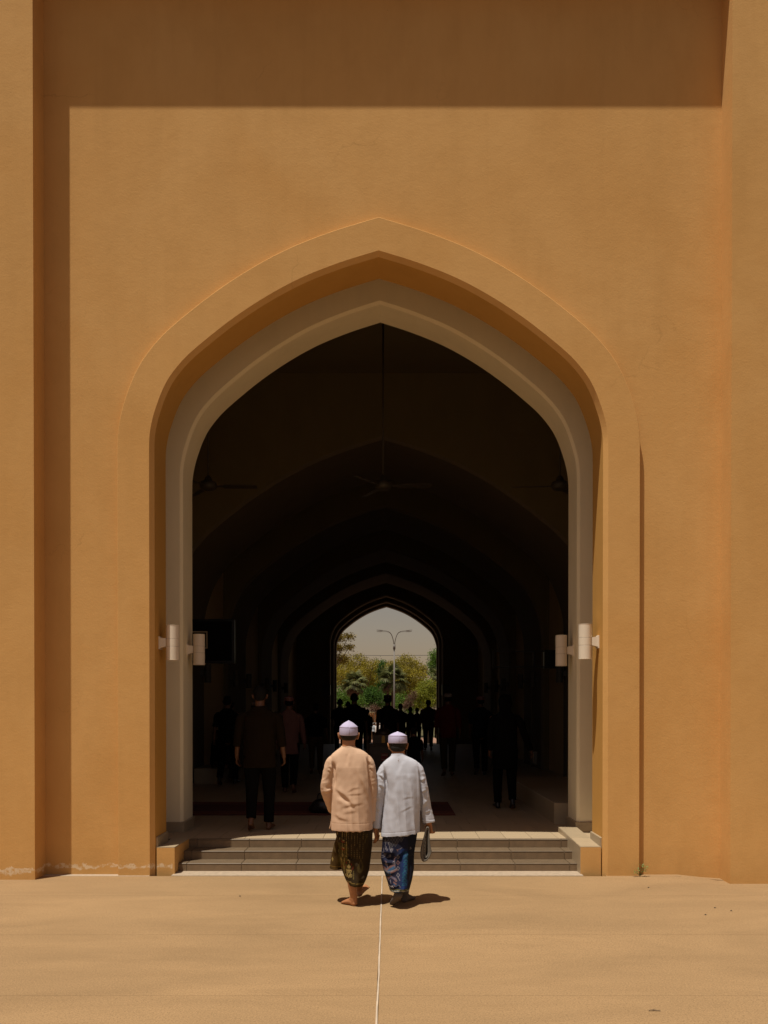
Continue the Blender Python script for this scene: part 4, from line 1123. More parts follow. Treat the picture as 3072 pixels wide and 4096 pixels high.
FR_ = [([q(1105,210), q(1095,290), q(1055,400)], 0.011, 0.004), ([q(865,310), q(890,440), q(915,620)], 0.012, 0.006), ([q(1170,380), q(1200,480), q(1210,640)], 0.014, 0.004),
       ([q(1080,715), q(1160,695), q(1260,685)], 0.006, 0.0012), ([q(1040,900), q(1150,840), q(1250,800)], 0.006, 0.0015), ([q(1200,520), q(1250,800), q(1290,1130)], 0.014, 0.008),
       ([q(880,560), q(865,760), q(850,960)], 0.010, 0.006), ([q(1040,450), q(1010,700), q(1030,1000)], 0.020, 0.006), ([q(1312,260), q(1328,500), q(1335,700), q(1340,960)], 0.006, -0.020),
       ([q(848,290), q(872,520), q(862,760), q(825,1040)], 0.006, -0.018), ([q(790,390), q(860,470)], 0.006, 0.006), ([q(780,520), q(865,590)], 0.007, 0.006), ([q(1335,500), q(1400,440)], 0.007, 0.007),
       ([q(1345,640), q(1420,600)], 0.007, 0.007), ([q(1345,880), q(1400,780), q(1430,740)], 0.008, 0.008), ([q(1390,920), q(1470,880)], 0.008, 0.006), ([q(740,830), q(800,900)], 0.008, 0.006), ([q(700,700), q(800,720)], 0.008, 0.005)]
apply_folds(tun2, FR_, 0.0085, 7.0, (), (1.22, 0.63, 0.038, 0.160))
v = get_v(tun2.data); n = get_n(tun2.data)
hz = 0.672 + 0.105*(v[:, 0]-0.03)
d_ = -0.0018*np.exp(-((v[:, 2]-hz)/0.0025)**2)*(v[:, 0] > -0.15)*(v[:, 0] < 0.205)
d_ += -0.003*np.exp(-((v[:, 2]-0.768)/0.0025)**2)*(v[:, 0] > 0.21) - 0.003*np.exp(-((v[:, 2]-0.722)/0.0025)**2)*(v[:, 0] < -0.145)
set_v(tun2.data, v + n*d_[:, None])
# tiny embroidered mark below the collar
em = MB(); pts = []
for k in range(26):
    a = k*0.36; r = 0.010*(1 - k/40); pts.append((0.008 + r*math.sin(a)*0.6, 0, 1.318 - 0.0009*k + r*math.cos(a)*0.5))
bv = BVHTree.FromPolygons([tuple(p.co) for p in tun2.data.vertices], [tuple(p.vertices) for p in tun2.data.polygons])
pp = []
for x, _, z in pts:
    hit = bv.ray_cast(Vector((x, -2, z)), Vector((0, 1, 0))); pp.append((x, hit[0].y-0.001 if hit[0] else -0.07, z))
M['thread'] = simple('brown_thread', (0.32, 0.2, 0.14), 0.8)
em.tube(pp, [0.0011]*len(pp), 5, round_caps=False); em.build('embroidered_mark', M['thread'], tun2)
b = MB(); rs = []
c3 = lambda cx: 1480 + cx/5.396
for cy, lft, rgt, ry in ((380,265,1030,0.125),(500,265,1020,0.125),(760,248,972,0.125),(900,235,952,0.125),(1000,226,948,0.125),(1200,275,948,0.14),(1400,345,915,0.17),(1580,408,868,0.19),(1640,416,852,0.192)):
    z = P(1600, 3250+cy/5.396, DR).z; xa, xb = [P(c3(c), 3300, DR).x - XR for c in (lft, rgt)]
    rs.append((z, (xa+xb)/2, (xb-xa)/2, ry))
rs = rs[::-1]
cyf = lambda z: float(np.interp(z, [0.13, 0.45, 0.7], [-0.05, 0.0, 0.015]))
b.rings([super_ring(cx, cyf(z), rx, ry, z, 44, 2.25) for z, cx, rx, ry in dense(rs, 0.015)], True)
FOLD_A = 1.7
sar2 = remesh(b, 'sarong', 0.0042, M['batik'], man2, 2)
q2 = lambda x, y: px_local(x, y, 1480, 3250, 5.396, 7.69, XR)
apply_folds(sar2, [([q2(240,880), q2(400,860), q2(560,870)], 0.010, 0.008), ([q2(260,990), q2(380,1000), q2(520,950), q2(700,790)], 0.010, -0.012), ([q2(370,990), q2(480,960), q2(640,880), q2(860,760)], 0.011, 0.012),
                   ([q2(330,1040), q2(450,1030), q2(560,990)], 0.008, -0.008), ([q2(640,900), q2(760,860), q2(880,770)], 0.012, -0.008), ([q2(760,900), q2(730,1150), q2(740,1500)], 0.014, 0.008),
                   ([q2(850,800), q2(860,1200), q2(840,1500)], 0.014, -0.010), ([q2(280,1230), q2(420,1300), q2(600,1220)], 0.012, 0.006), ([q2(420,1600), q2(560,1540), q2(700,1500)], 0.01, 0.005), ([q2(600,1590), q2(760,1640)], 0.01, 0.006)], 0.004, 11.0)
v = get_v(sar2.data); X, Y = crop_coords(v, XR, YR, 1480, 3250, 5.396, 7.69)
pt = Painter(X, Y, (0.014, 0.017, 0.050))
pale, pink, sky_, blue, cy_ = (0.30, 0.27, 0.30), (0.30, 0.15, 0.13), (0.05, 0.15, 0.30), (0.012, 0.045, 0.19), (0.02, 0.14, 0.20)
pt.put(((X > 610) & (Y > 780)).astype(float)*np.clip(1-np.abs(X-720)/120, 0, 1), blue, 0.9)
pt.put((X > 820).astype(float), (0.006, 0.010, 0.022), 0.8)
for k in range(7):                                            # diamond lattice near the waist
    for j in range(7):
        cx, cy = 300 + k*62 + (31 if j % 2 else 0), 500 + j*48
        if cy > 770 - abs(cx-470)*0.9 and not (cx > 560 and cy < 650 - (cx-560)*0.4): continue
        pt.line([(cx,cy-44),(cx+28,cy),(cx,cy+44),(cx-28,cy),(cx,cy-44)], 4.5, (0.15,0.14,0.14), 0.9); pt.poly([(cx,cy-12),(cx+8,cy),(cx,cy+12),(cx-8,cy)], (0.15,0.14,0.14))
pt.line([(400,660),(430,790),(460,860),(495,790),(470,780),(455,820),(440,790)], 6, pale)
for L in ([(330,610),(340,690),(325,740),(350,750),(345,800),(330,805),(328,770)], [(355,760),(365,830),(385,790)], [(290,790),(300,870),(240,890)], [(575,800),(600,830),(590,800),(650,785)], [(650,785),(690,760)],
          [(250,960),(330,930),(350,900),(300,905),(330,960),(250,1000)], [(420,970),(415,930),(440,920),(445,960),(370,985)], [(320,1050),(350,1060),(345,1130),(370,1150)], [(330,1120),(330,1080),(355,1075),(360,1130),(335,1125)],
          [(500,1050),(530,1050),(530,1100),(495,1105),(500,1050)], [(535,1060),(538,1185)], [(375,1110),(376,1200)], [(520,950),(560,970),(525,1000),(525,1040)],
          [(440,1430),(450,1500),(430,1450)], [(560,1400),(580,1440),(560,1450)]):
    pt.line(L, 5.5, pink if len(L) == 4 else pale, 0.9)
for cy in (960, 1080, 1195, 1330):                            # chain of open diamonds
    pt.line([(600,cy-45),(635,cy),(605,cy+40),(575,cy),(600,cy-45)], 6.5, pale if cy != 1080 else pink)
pt.line([(605,1370),(640,1430)], 6, pale)
for (pts_, w, c_) in (([(285,1190),(370,1230),(440,1160),(520,1140)], 22, pink), ([(380,1260),(430,1210),(520,1160)], 16, sky_), ([(300,1240),(380,1270),(470,1250),(560,1210)], 16, pale),
                      ([(450,1280),(520,1250),(590,1215)], 16, pink), ([(420,1240),(520,1190)], 10, sky_), ([(345,1290),(440,1290),(440,1340),(360,1360),(345,1290)], 7, sky_), ([(390,1320),(400,1320)], 24, (0.13,0.10,0.12)),
                      ([(390,1400),(450,1365),(530,1400),(560,1440)], 20, pink), ([(430,1380),(480,1372),(545,1410)], 8, sky_), ([(340,1380),(400,1440)], 14, (0.16,0.11,0.11)), ([(510,1470),(560,1500)], 14, pink), ([(520,1540),(560,1545)], 12, pink), ([(510,1500),(560,1560),(590,1520)], 7, sky_), ([(620,1520),(650,1560)], 8, pale)):
    pt.line(pts_, w, c_, 0.85)
for k in range(9):                                            # teal triangles on the blue band
    cy = 880 + k*76; x0 = 760 - k*3
    if k < 5: x0 = 770
    pt.line([(x0-50,cy+40),(x0+10,cy-30),(x0+50,cy+40),(x0-50,cy+40)], 6, cy_, 0.9); pt.line([(x0-45,cy),(x0+50,cy)], 5, cy_, 0.7)
pt.line([(870,760),(890,790),(865,800)], 9, pale, 0.7)
hemy = np.where(X < 600, 1665 - (X-430)*0.17, 1636 + (X-600)*0.085)
pt.put((Y > hemy-38).astype(float), (0.008, 0.010, 0.020))
for off, c_, w_ in ((-26, (0.36, 0.30, 0.06), 5), (-10, (0.06, 0.15, 0.22), 4), (4, (0.62, 0.56, 0.42), 8), (22, (0.10, 0.12, 0.14), 4)):
    pt.put((np.abs(Y-hemy-off) < w_).astype(float), c_)
nn = np.array([mnoise.noise((p[0]*40, p[1]*40, p[2]*14)) for p in v]); pt.c *= 0.58*np.clip(1+0.3*nn, 0.5, 1.5)[:, None]
vpaint(sar2.data, 'print', pt.c)
a = q2(392, 1600); wrap_text('PHS', 0.030, M['pale_print'], sar2, sar2, a[0], a[1], 0.0, rot=0.16)
# socks
toe_side = 1
b = MB(); b.tube([(0.0,-0.115,0.285),(0.004,-0.155,0.19),(0.006,-0.165,0.165)], [0.048,0.040,0.037], 16, sub=4)
foot(b, (0.006,-0.165,0.175), (0.030,-0.228,0.113), (-0.044,-0.082,0.003), 1.0, False); remesh(b, 'sock', 0.005, M['sock'], man2, 2)
b = MB(); b.tube([(0.073,0.08,0.21),(0.070,0.085,0.13),(0.068,0.09,0.08)], [0.047,0.040,0.036], 16, sub=4)
foot(b, (0.066,0.095,0.08), (0.048,0.052,0.0), (0.152,0.228,0.0), 1.0, False); remesh(b, 'sock', 0.005, M['sock'], man2, 2)

# folded grey knitted cap hanging from his right hand
kc = (XR+0.258, YR+0.02, 0.0)
def crop3pt(cx, cy): q = P(1480+cx/5.396, 3250+cy/5.396, YR); return (q.x-kc[0], q.z)
outer = [crop3pt(*p) for p in ((1245,300),(1205,330),(1175,480),(1130,650),(1092,810),(1090,930),(1105,1010),(1135,1052),(1170,1060),(1235,1030),(1300,940),(1330,860),(1326,800),(1305,690),(1290,540),(1285,400),(1275,320))]
innr = [crop3pt(*p) for p in ((1238,380),(1232,420),(1224,520),(1222,650),(1216,790),(1212,880),(1214,910),(1218,930),(1222,932),(1226,925),(1234,900),(1240,870),(1242,800),(1242,690),(1242,560),(1243,430),(1243,390))]
def res_loop(L, m=60):
    q = [Vector((x, z, 0)) for x, z in L]; q = [q[-1]]+q+[q[0], q[1]]; out = []
    for i in range(1, len(q)-2):
        for k in range(4): out.append(cr(q[i-1], q[i], q[i+1], q[i+2], k/4))
    return out
O_, I_ = res_loop(outer), res_loop(innr)
MID = [(o*0.5+i*0.5) for o, i in zip(O_, I_)]
def lay(L, y, s=1.0): 
    c = sum(L, Vector((0,0,0)))/len(L); return [((c.x+(p.x-c.x)*s), y, c.y+(p.y-c.y)*s) for p in L]
mx = lambda A, B, t: [a*(1-t)+b_*t for a, b_ in zip(A, B)]
b = MB(); hw = 0.045
b.rings([lay(mx(O_, I_, 0.93), 0.02), lay(mx(O_, I_, 0.95), -hw*0.55), lay(mx(O_, I_, 0.62), -hw*0.80), lay(mx(O_, I_, 0.42), -hw*0.74), lay(mx(O_, I_, 0.36), -hw*0.90), lay(mx(O_, I_, 0.14), -hw*0.95), lay(mx(O_, I_, 0.02), -hw*0.75), lay(mx(O_, I_, 0.0), 0.0), lay(mx(O_, I_, 0.05), hw*0.8), lay(mx(O_, I_, 0.4), hw), lay(mx(O_, I_, 0.9), hw*0.7)], True, False)
kn = b.build('knitted_cap', M['knit'], None, True); kn.location = kc
tag(kn, 'folded grey knitted cap held like a loop by the person in pale blue', 'knitted cap')
b = MB(); L = lay(mx(O_, I_, 0.94), 0.0); b.add(L, [tuple(range(len(L)))]); b.build('cap_lining', M['knit_dark'], kn)
b = MB(); L = mx(O_, I_, 0.52)
for k in range(6, 40, 2):
    p, p2 = L[k % len(L)], mx(O_, I_, 0.72)[(k+1) % len(L)]
    b.tube([(p.x, -hw*0.79, p.y), (p2.x, -hw*0.82, p2.y)], [0.0022, 0.0022], 5, round_caps=False)
b.build('knit_ridge', M['knit_dark'], kn)
# ------------------------------------------------------------------ people in the hall and beyond it
CL = {}
def cmat(name, col):
    if name not in CL: CL[name] = cloth('cloth_' + name, col, 0.08, 300, spec=0.04)
    return CL[name]
GROUP = 'people walking through the hall'
def bg_person(x, y, z, H, label, top=None, bottom=None, cap=None, hem=0.78, sleeve='short',
              stride=0.16, lead=1, arms=(0.0, 0.0), splay=(0.03, 0.03), yaw=0.0, build=1.0, bottom_kind='trousers', legs=None, hood=False, vox=0.010, bare=True, group=GROUP, skin='skin_shaded', shawl=False):
    k = H/1.70
    if arms == (0.0, 0.0): arms = (random.uniform(-0.10, 0.16), random.uniform(-0.10, 0.16))
    root = empty('person', (x, y, z), yaw, label, 'person', group)
    S = lambda p: (p[0]*k*(build if False else 1), p[1]*k, p[2]*k)
    T = lambda mb, pts, rad, **kw: mb.tube([S(p) for p in pts], [tuple(q*k for q in r) if isinstance(r, tuple) else r*k for r in rad], kw.pop('n', 12), **kw)
    w = build
    hipz = 0.88 if legs is None else legs['hip']
    dz = hipz - 0.88
    U = lambda p: (p[0], p[1], p[2]+dz)
    arm = {}
    for i, sx in enumerate((-1, 1)):
        sw, sp = arms[i], splay[i]
        arm[sx] = [U(p) for p in ((sx*0.150*w, 0, 1.375), (sx*0.185*w, 0, 1.34), (sx*(0.205*w+sp*0.4), sw*0.35-0.02, 1.10), (sx*(0.200*w+sp), sw+0.03, 0.86))]
    if legs is None:
        lg = {}
        for sx in (-1, 1):
            s = stride*lead*sx
            if s >= 0: lg[sx] = [(sx*0.09,0,0.88),(sx*0.095,s*0.75+0.03,0.47),(sx*0.09,s,0.09)], (sx*0.088,s-0.05,0.0), (sx*0.115,s+0.19,0.02)
            else: lg[sx] = [(sx*0.09,0,0.88),(sx*0.09,s*0.35+0.02,0.47),(sx*0.085,s,0.16)], (sx*0.084,s-0.07,0.085), (sx*0.10,s+0.12,0.003)
    else: lg = legs['legs']
    b = MB()
    hc = U((0, 0.025, 1.575)); hc = tuple(q*k for q in hc)
    head_shape(b, hc, 0.97*k)
    T(b, [U(p) for p in ((0,0,1.38),(0,0.008,1.45),(0,0.02,1.53))], [(0.075,0.06),(0.058,0.058),(0.056,0.06)], sub=2)
    T(b, [U(p) for p in ((0,0.01,0.84),(0,0.01,1.0),(0,0,1.2),(0,0,1.34),(0,0,1.43))], [(0.135*w,0.10),(0.125*w,0.095),(0.135*w,0.095),(0.13*w,0.08),(0.06,0.05)], sub=2, n=16)
    for i, sx in enumerate((-1, 1)):
        a = arm[sx]
        T(b, [a[1], a[2], a[3]], [0.044, 0.036, 0.025], sub=3)
        dirv = (Vector(a[3])-Vector(a[2])).normalized()
        hand(b, Vector(S(a[3])) - dirv*0.01, dirv + Vector((0,0.1,0)), (0.1*sx,1,0), k, 0.6, -sx)
        pts, heel, toe = lg[sx]
        T(b, pts, [0.08, 0.052, 0.035] if len(pts) == 3 else [0.08, 0.066, 0.052, 0.035], sub=3)
        foot(b, S(pts[-1]), S(heel), S(toe), k, bare)
    if bare: remesh(b, 'body', vox*0.8, M[skin], root, 2)
    else:
        remesh(b, 'body', vox*0.8, M[skin], root, 2)
        for sx in (-1, 1):
            pts, heel, toe = lg[sx]
            q = MB(); foot(q, S(pts[-1]), S(heel), S(toe), k*1.12, False); remesh(q, 'shoe', vox, M['black'], root, 2)
    h = MB()
    if hood:
        h.ellipsoid((hc[0], hc[1]-0.015, hc[2]+0.02*k), (0.102*k, 0.108*k, 0.105*k), 18, 12); h.tube([(hc[0], hc[1]-0.03*k, hc[2]-0.02*k), (hc[0], hc[1]-0.05*k, hc[2]-0.12*k)], [(0.10*k,0.085*k), (0.085*k,0.06*k)], 14)
        remesh(h, 'head_scarf', vox, cmat(*top), root, 2)
    else:
        h.ellipsoid((hc[0], hc[1]-0.014*k, hc[2]+0.026*k), (0.079*k, 0.092*k, 0.094*k), 18, 12); h.ellipsoid((hc[0], hc[1]-0.042*k, hc[2]-0.025*k), (0.066*k, 0.054*k, 0.042*k), 14, 9)
        remesh(h, 'hair', vox, M['hair'], root, 1)
    if cap: kopiah(root, (hc[0], hc[1]-0.004), 0.084*k, 0.102*k, hc[2]+0.028*k, 0.062*k, 0.028*k, R(2), cmat(*cap), M['cap_seam'])
    t = MB()
    prof = [(hem, 0.175*w, 0.13), (hem+0.02, 0.175*w, 0.13), (1.0 if hem < 0.95 else hem+0.05, 0.166*w, 0.128), (1.2, 0.166*w, 0.12), (1.33, 0.165*w, 0.105), (1.39, 0.138*w, 0.088), (1.425, 0.10, 0.078), (1.452, 0.074, 0.07)]
    if hem > 0.98: prof = prof[:2] + prof[3:]
    t.rings([super_ring(0, 0, rx*k, ry*k, (zz+(dz if True else 0))*k, 32, 2.3) for zz, rx, ry in prof], True)
    for sx in (-1, 1):
        a = arm[sx]; a0, a1, a2, a3 = [Vector(p) for p in a]
        end = a2 + (a3-a2)*(0.93 if sleeve == 'long' else 0.45 if sleeve == 'mid' else -0.0)
        pts = [a0 + Vector((-sx*0.01,0,-0.02)), a1*0.8+a2*0.2 + Vector((0,0,0.02)), a2 if sleeve != 'short' else a1*0.45+a2*0.55, end]
        T(t, [tuple(p) for p in pts], [(0.040,0.046), (0.054,0.058), (0.052,0.055), (0.052 if sleeve != 'long' else 0.044, 0.055 if sleeve != 'long' else 0.046)], sub=3, round_caps=False, n=14)
    o = remesh(t, 'tunic' if hem < 0.76 else 'shirt', vox, cmat(*top), root, 2)
    v = get_v(o.data); n = get_n(o.data); sd_ = random.uniform(0, 50)
    set_v(o.data, v + n*np.array([0.005*nz(p, 6, 6, 3, sd_) + 0.003*nz(p, 18, 18, 9, sd_) for p in v])[:, None])
    g = MB()
    if bottom_kind == 'trousers':
        T(g, [U((0,0.01,0.80)), U((0,0.01,0.95)), U((0,0,1.05))], [(0.155*w,0.115),(0.15*w,0.11),(0.145*w,0.105)], sub=2, n=16, round_caps=False)
        for sx in (-1, 1):
            pts, heel, toe = lg[sx]
            p = [Vector(q_) for q_ in pts]; last = p[-1] + (p[-2]-p[-1]).normalized()*0.0
            rad = [0.098*w, 0.072, 0.058] if len(pts) == 3 else [0.095*w, 0.08, 0.07, 0.056]
            T(g, [tuple(q_) for q_ in p[:-1]] + [tuple(last)], rad, sub=3, round_caps=False, n=14)
        remesh(g, 'trousers', vox, cmat(*bottom), root, 2)
    elif bottom_kind == 'robe':
        g.rings([super_ring(0, 0.0, rx*k, ry*k, zz*k, 30, 2.2) for zz, rx, ry in ((0.07,0.24,0.24),(0.3,0.21,0.2),(0.7,0.17,0.15),(1.0,0.155,0.12))], True)
        remesh(g, 'robe', vox, cmat(*bottom), root, 2)
    elif bottom_kind == 'sarong':
        g.rings([super_ring(0, 0.02, rx*k, ry*k, zz*k, 30, 2.2) for zz, rx, ry in ((0.13,0.13,0.17),(0.35,0.15,0.16),(0.7,0.165,0.14),(1.0,0.15,0.12))], True)
        remesh(g, 'sarong', vox, cmat(*bottom), root, 2)
    return root

BLK = ('black', (0.0045,0.0042,0.0042)); NAVY = ('navy', (0.008,0.009,0.013)); BRN = ('brown', (0.014,0.009,0.005)); MAUVE = ('mauve', (0.15,0.075,0.068)); RED = ('dark_red', (0.10,0.012,0.008))
OLV = ('olive', (0.05,0.035,0.016)); GRY = ('grey', (0.045,0.034,0.026)); WCAP = ('white_cap', (0.30,0.24,0.22)); BCAP = ('brown_cap', (0.045,0.018,0.012)); TAN = ('tan', (0.06,0.035,0.018)); MCAP = ('mauve_cap', (0.20,0.085,0.07))
Z = FLOOR + 0.001
p1 = bg_person(-1.567, 10.50, Z, 1.775, 'barefoot stocky person in loose brown tunic and black trousers on the entrance tiles', BRN, BLK, None, 0.74, 'mid', 0.10, 1, (0.02, 0.03), (0.05, 0.05), 0.0, 1.12, vox=0.008)
bg_person(-3.12, 16.7, Z, 1.735, 'tall person in black shirt and trousers mid stride by the left wall', BLK, BLK, None, 0.84, 'short', 0.24, 1, (-0.05, 0.10), (0.05, 0.02), R(-4), bare=False)
bg_person(-3.30, 18.0, Z, 1.66, 'person in grey trousers mostly hidden behind the tall black clad walker', GRY, GRY, None, 0.86, 'short', 0.2, -1, (0.02, 0.02), bare=False)
bg_person(-1.74, 15.1, Z, 1.71, 'person in mauve tunic and mauve cap with black trousers', MAUVE, BLK, MCAP, 0.68, 'long', 0.16, -1, (0.02, 0.05), (0.02, 0.06))
bg_person(-3.10, 20.0, Z, 1.64, 'person with a white cap half hidden behind the brown tunic', TAN, BLK, WCAP, 0.75, 'long', 0.12, 1)
bg_person(-1.64, 19.4, Z, 1.60, 'person in black shirt and brown trousers with arms held away', BLK, TAN, None, 0.90, 'short', 0.10, 1, (0.0, 0.0), (0.09, 0.06), 0, 1.1)
bg_person(-1.47, 26.0, Z, 1.765, 'black silhouetted person at the left jamb of the far gateway', BLK, BLK, None, 0.85, 'short', 0.12, -1, bare=False)
bg_person(-1.33, 28.2, Z, 1.71, 'small headed silhouette behind the tallest black clad walker', BLK, BLK, None, 0.85, 'short', 0.1, 1, bare=False)
bg_person(-0.80, 20.0, Z, 1.84, 'tallest black clad walker behind the peach person', BLK, BLK, None, 0.80, 'short', 0.14, 1, (0.0, 0.03), (0.04, 0.05), 0, 1.1, bare=False)
bg_person(-0.74, 30.0, Z, 1.45, 'short slim black silhouette left of the domed cabinet', BLK, BLK, None, 0.85, 'mid', 0.10, -1, (0.02, 0.0), (0.0, 0.0), 0, 0.86, bare=False)
bg_person(-0.02, 19.2, Z, 1.80, 'person in dark brown short sleeved shirt and brown cap above the cabinet', BRN, BLK, BCAP, 0.76, 'short', 0.10, 1, (0.02, 0.0), (0.02, 0.02), 0, 0.98)
bg_person(0.38, 28.0, Z, 1.63, 'slim black silhouette right of the brown capped person', BLK, BLK, None, 0.85, 'short', 0.12, 1, bare=False)
bg_person(0.755, 30.0, Z, 1.53, 'short black silhouette nearest the centre right of the far gateway', BLK, BLK, None, 0.85, 'short', 0.12, -1, bare=False)
bg_person(1.05, 32.0, Z, 1.50, 'farthest small silhouette between two others at right', BLK, BLK, None, 0.85, 'short', 0.1, 1, bare=False)
bg_person(1.366, 29.8, Z, 1.77, 'person in olive shirt, dark cap and wide black sarong near the far gateway', OLV, BLK, BCAP, 0.76, 'mid', 0.14, -1, bottom_kind='trousers', build=1.12)
bg_person(1.29, 18.8, Z, 1.83, 'person in dark red shirt with a pale round cap', RED, OLV, WCAP, 0.78, 'mid', 0.16, 1, (0.0, 0.03), (0.04, 0.04), 0, 1.05)
bb = bg_person(2.02, 19.0, Z, 1.765, 'person in navy shirt with pale cap carrying a black bag', NAVY, BLK, MCAP, 0.84, 'short', 0.08, 1, (0.0, 0.0), (0.02, 0.10), bare=False)
rp = bg_person(1.713, 12.7, Z, 1.70, 'person in long black coat with black hood striding at right', BLK, BLK, None, 0.60, 'long', 0.15, -1, (0.02, 0.06), (0.02, 0.19), 0, 1.02, hood=True, bare=False, vox=0.008)
b = MB(); b.cbox((-0.05, -0.12, -0.25), (0.05, 0.12, 0.10), 0.02); o = b.build('shoulder_bag', M['black']); o.location = (2.33, 19.02, 0.93)
tag(o, 'black bag held beside the leg of the person in navy', 'bag')
h = MB(); h.tube([(0,-0.06,0.09),(0,-0.03,0.2),(0,0.03,0.2),(0,0.06,0.09)], [0.008]*4, 6, sub=3); h.build('bag_handle', M['black'], o)
b = MB(); b.cbox((-0.02, -0.085, -0.12), (0.02, 0.085, 0.06), 0.004); o = b.build('black_book', M['black']); o.location = (2.16, 12.79, 1.06)
tag(o, 'black covered book held low by the hooded person in the long coat', 'book')
h = MB(); h.box((-0.016, -0.080, 0.0601), (0.016, 0.080, 0.0625)); h.box((-0.024,-0.03,-0.10),(-0.0205,0.01,0.05)); h.build('page_block', M['hall_pier'], o)
bg_person(0.44, 15.2, Z, 1.16, 'child in black standing behind the right person of the pair', BLK, BLK, None, 0.85, 'short', 0.06, 1, bare=False)
# someone sitting on a low ledge by the left wall
lx = -3.55
b = MB(); b.cbox((-3.83, 17.0, FLOOR), (-3.35, 18.1, FLOOR+0.30), 0.01); tag(b.build('stone_ledge', M['skirt_tile']), 'low pale stone ledge along the left hall wall', 'ledge')
sit = {'hip': 0.42, 'legs': {-1: ([(-0.09,0,0.42),(-0.10,0.22,0.50),(-0.10,0.42,0.47),(-0.10,0.40,0.09)], (-0.10,0.35,0.0), (-0.11,0.58,0.01)),
                             1: ([(0.09,0,0.42),(0.12,0.22,0.52),(0.13,0.42,0.50),(0.10,0.36,0.09)], (0.10,0.31,0.0), (0.13,0.54,0.01))}}
bg_person(lx+0.05, 17.5, FLOOR, 1.45, 'person in black sitting bent on the low ledge by the left wall', BLK, GRY, None, 0.86, 'mid', legs=sit, yaw=R(-90), arms=(0.2, 0.2), group='people by the left wall')
# outdoors beyond the far gateway
ZO = -1.02
wp = bg_person(-1.17, 69.0, ZO, 1.58, 'person in sunlit pale blue shirt outdoors beyond the far gateway', ('light_blue', (0.50,0.55,0.60)), BLK, None, 0.92, 'mid', 0.08, 1, vox=0.016, bare=False, skin='skin')
b = MB(); b.tube([(-0.16,-0.14,1.38),(0.02,-0.15,1.15),(0.19,-0.10,0.92)], [0.014]*3, 6, sub=3); b.build('bag_strap', M['black'], wp)
bg_person(-0.78, 66.0, ZO, 1.70, 'person in a white robe outdoors, half hidden by the brown capped person', ('white_robe', (0.75,0.68,0.62)), ('white_robe', (0.75,0.68,0.62)), None, 0.8, 'long', bottom_kind='robe', vox=0.016, bare=False, skin='skin')

# ------------------------------------------------------------------ outdoors: street lamp, cable, booth, barrier
M['pole'] = simple('galvanised_pole', (0.15, 0.135, 0.12), 0.6, 0.08, 3)
M['booth'] = simple('ochre_booth_wall', (0.50, 0.28, 0.12), 0.9, 0.08, 2)
M['white_paint'] = simple('white_paint', (0.75, 0.72, 0.68), 0.6, 0.04, 3)
M['bark'] = simple('bark', (0.11, 0.075, 0.045), 0.95, 0.35, 6, 0.6, 12, 0.03)
GZ = -1.01
LD = 62.0
lq = P(1577, 2829, LD); LX = lq.x; zt = P(1577, 2525, LD).z
lamp = empty('street_lamp', (LX, LD, GZ), R(0), 'tall grey four armed street lamp beyond the far gateway', 'street lamp')
zj = P(1577, 2588, LD).z - GZ; ztop = zt - GZ
b = MB(); b.tube([(0,0,0),(0,0,zj*0.5),(0,0,zj)], [0.075,0.062,0.048], 12, round_caps=False); b.build('pole', M['pole'], lamp)
b = MB(); b.tube([(0,0,zj-0.18),(0,0,zj+0.18)], [0.085,0.085], 12, round_caps=False); b.build('collar', M['pole'], lamp)
for k, az in enumerate((27, 153, 207, 333)):
    c, s = math.cos(R(az)), math.sin(R(az)); hh = ztop - zj
    b = MB(); b.tube([(0.02*c,0.02*s,zj), (0.07*c,0.07*s,zj+hh*0.40), (0.24*c,0.24*s,zj+hh*0.80), (0.50*c,0.50*s,zj+hh*0.97), (1.04*c,1.04*s,zj+hh*1.02)], [0.034,0.028,0.023,0.02,0.017], 8, sub=5, round_caps=False)
    b.build('arm', M['pole'], lamp)
    b = MB(); q = Vector((c,s,0.03)); p0 = Vector((0.97*c,0.97*s,zj+hh*1.02))
    b.tube([p0, p0+q*0.14, p0+q*0.42], [(0.05,0.03),(0.08,0.038),(0.06,0.022)], 8, ref=(-s,c,0)); b.build('lamp_head', M['pole'], lamp)
w0, w1, w2 = P(1340, 2620, 84), P(1570, 2622, 84), P(1760, 2621, 84)
sl = (w2.z-w0.z)/(w2.x-w0.x)
for sx in (-1, 1):
    px_ = 16*sx; up = empty('utility_pole', (px_, 84, GZ), 0, 'wooden utility pole carrying the cable, %s end' % ('left' if sx < 0 else 'right'), 'utility pole', 'utility poles')
    zz = w1.z + 0.45 - GZ
    b = MB(); b.tube([(0,0,0),(0,0,zz+0.4)], [0.15,0.11], 10, round_caps=False); b.build('pole', M['bark'], up)
    b = MB(); b.box((-0.06,-0.5,zz-0.05),(0.06,0.5,zz+0.05)); b.build('cross_arm', M['bark'], up)
pts = [(x, 84, w1.z + 0.45*(x/16)**2) for x in np.linspace(-16, 16, 25)]
b = MB(); b.tube(pts, [0.022]*len(pts), 6, ref=(0,1,0), round_caps=False); tag(b.build('overhead_cable', M['black']), 'thin dark overhead cable crossing the grey sky', 'cable')
bt = P(1507, 2829, 76).x
booth = empty('guard_booth', (bt, 76, GZ), 0, 'small ochre booth with flat pale roof slab among the trees', 'booth')
b = MB(); b.box((-0.6,-0.8,0.0),(0.6,0.8,2.15)); b.build('wall', M['booth'], booth)
b = MB(); b.cbox((-0.8,-1.0,2.15),(0.8,1.0,2.32),0.02); b.build('roof', M['booth'], booth)
b = MB(); b.box((-0.62,-0.83,0.9),(-0.25,-0.801,1.6)); b.build('window', M['white_paint'], booth)
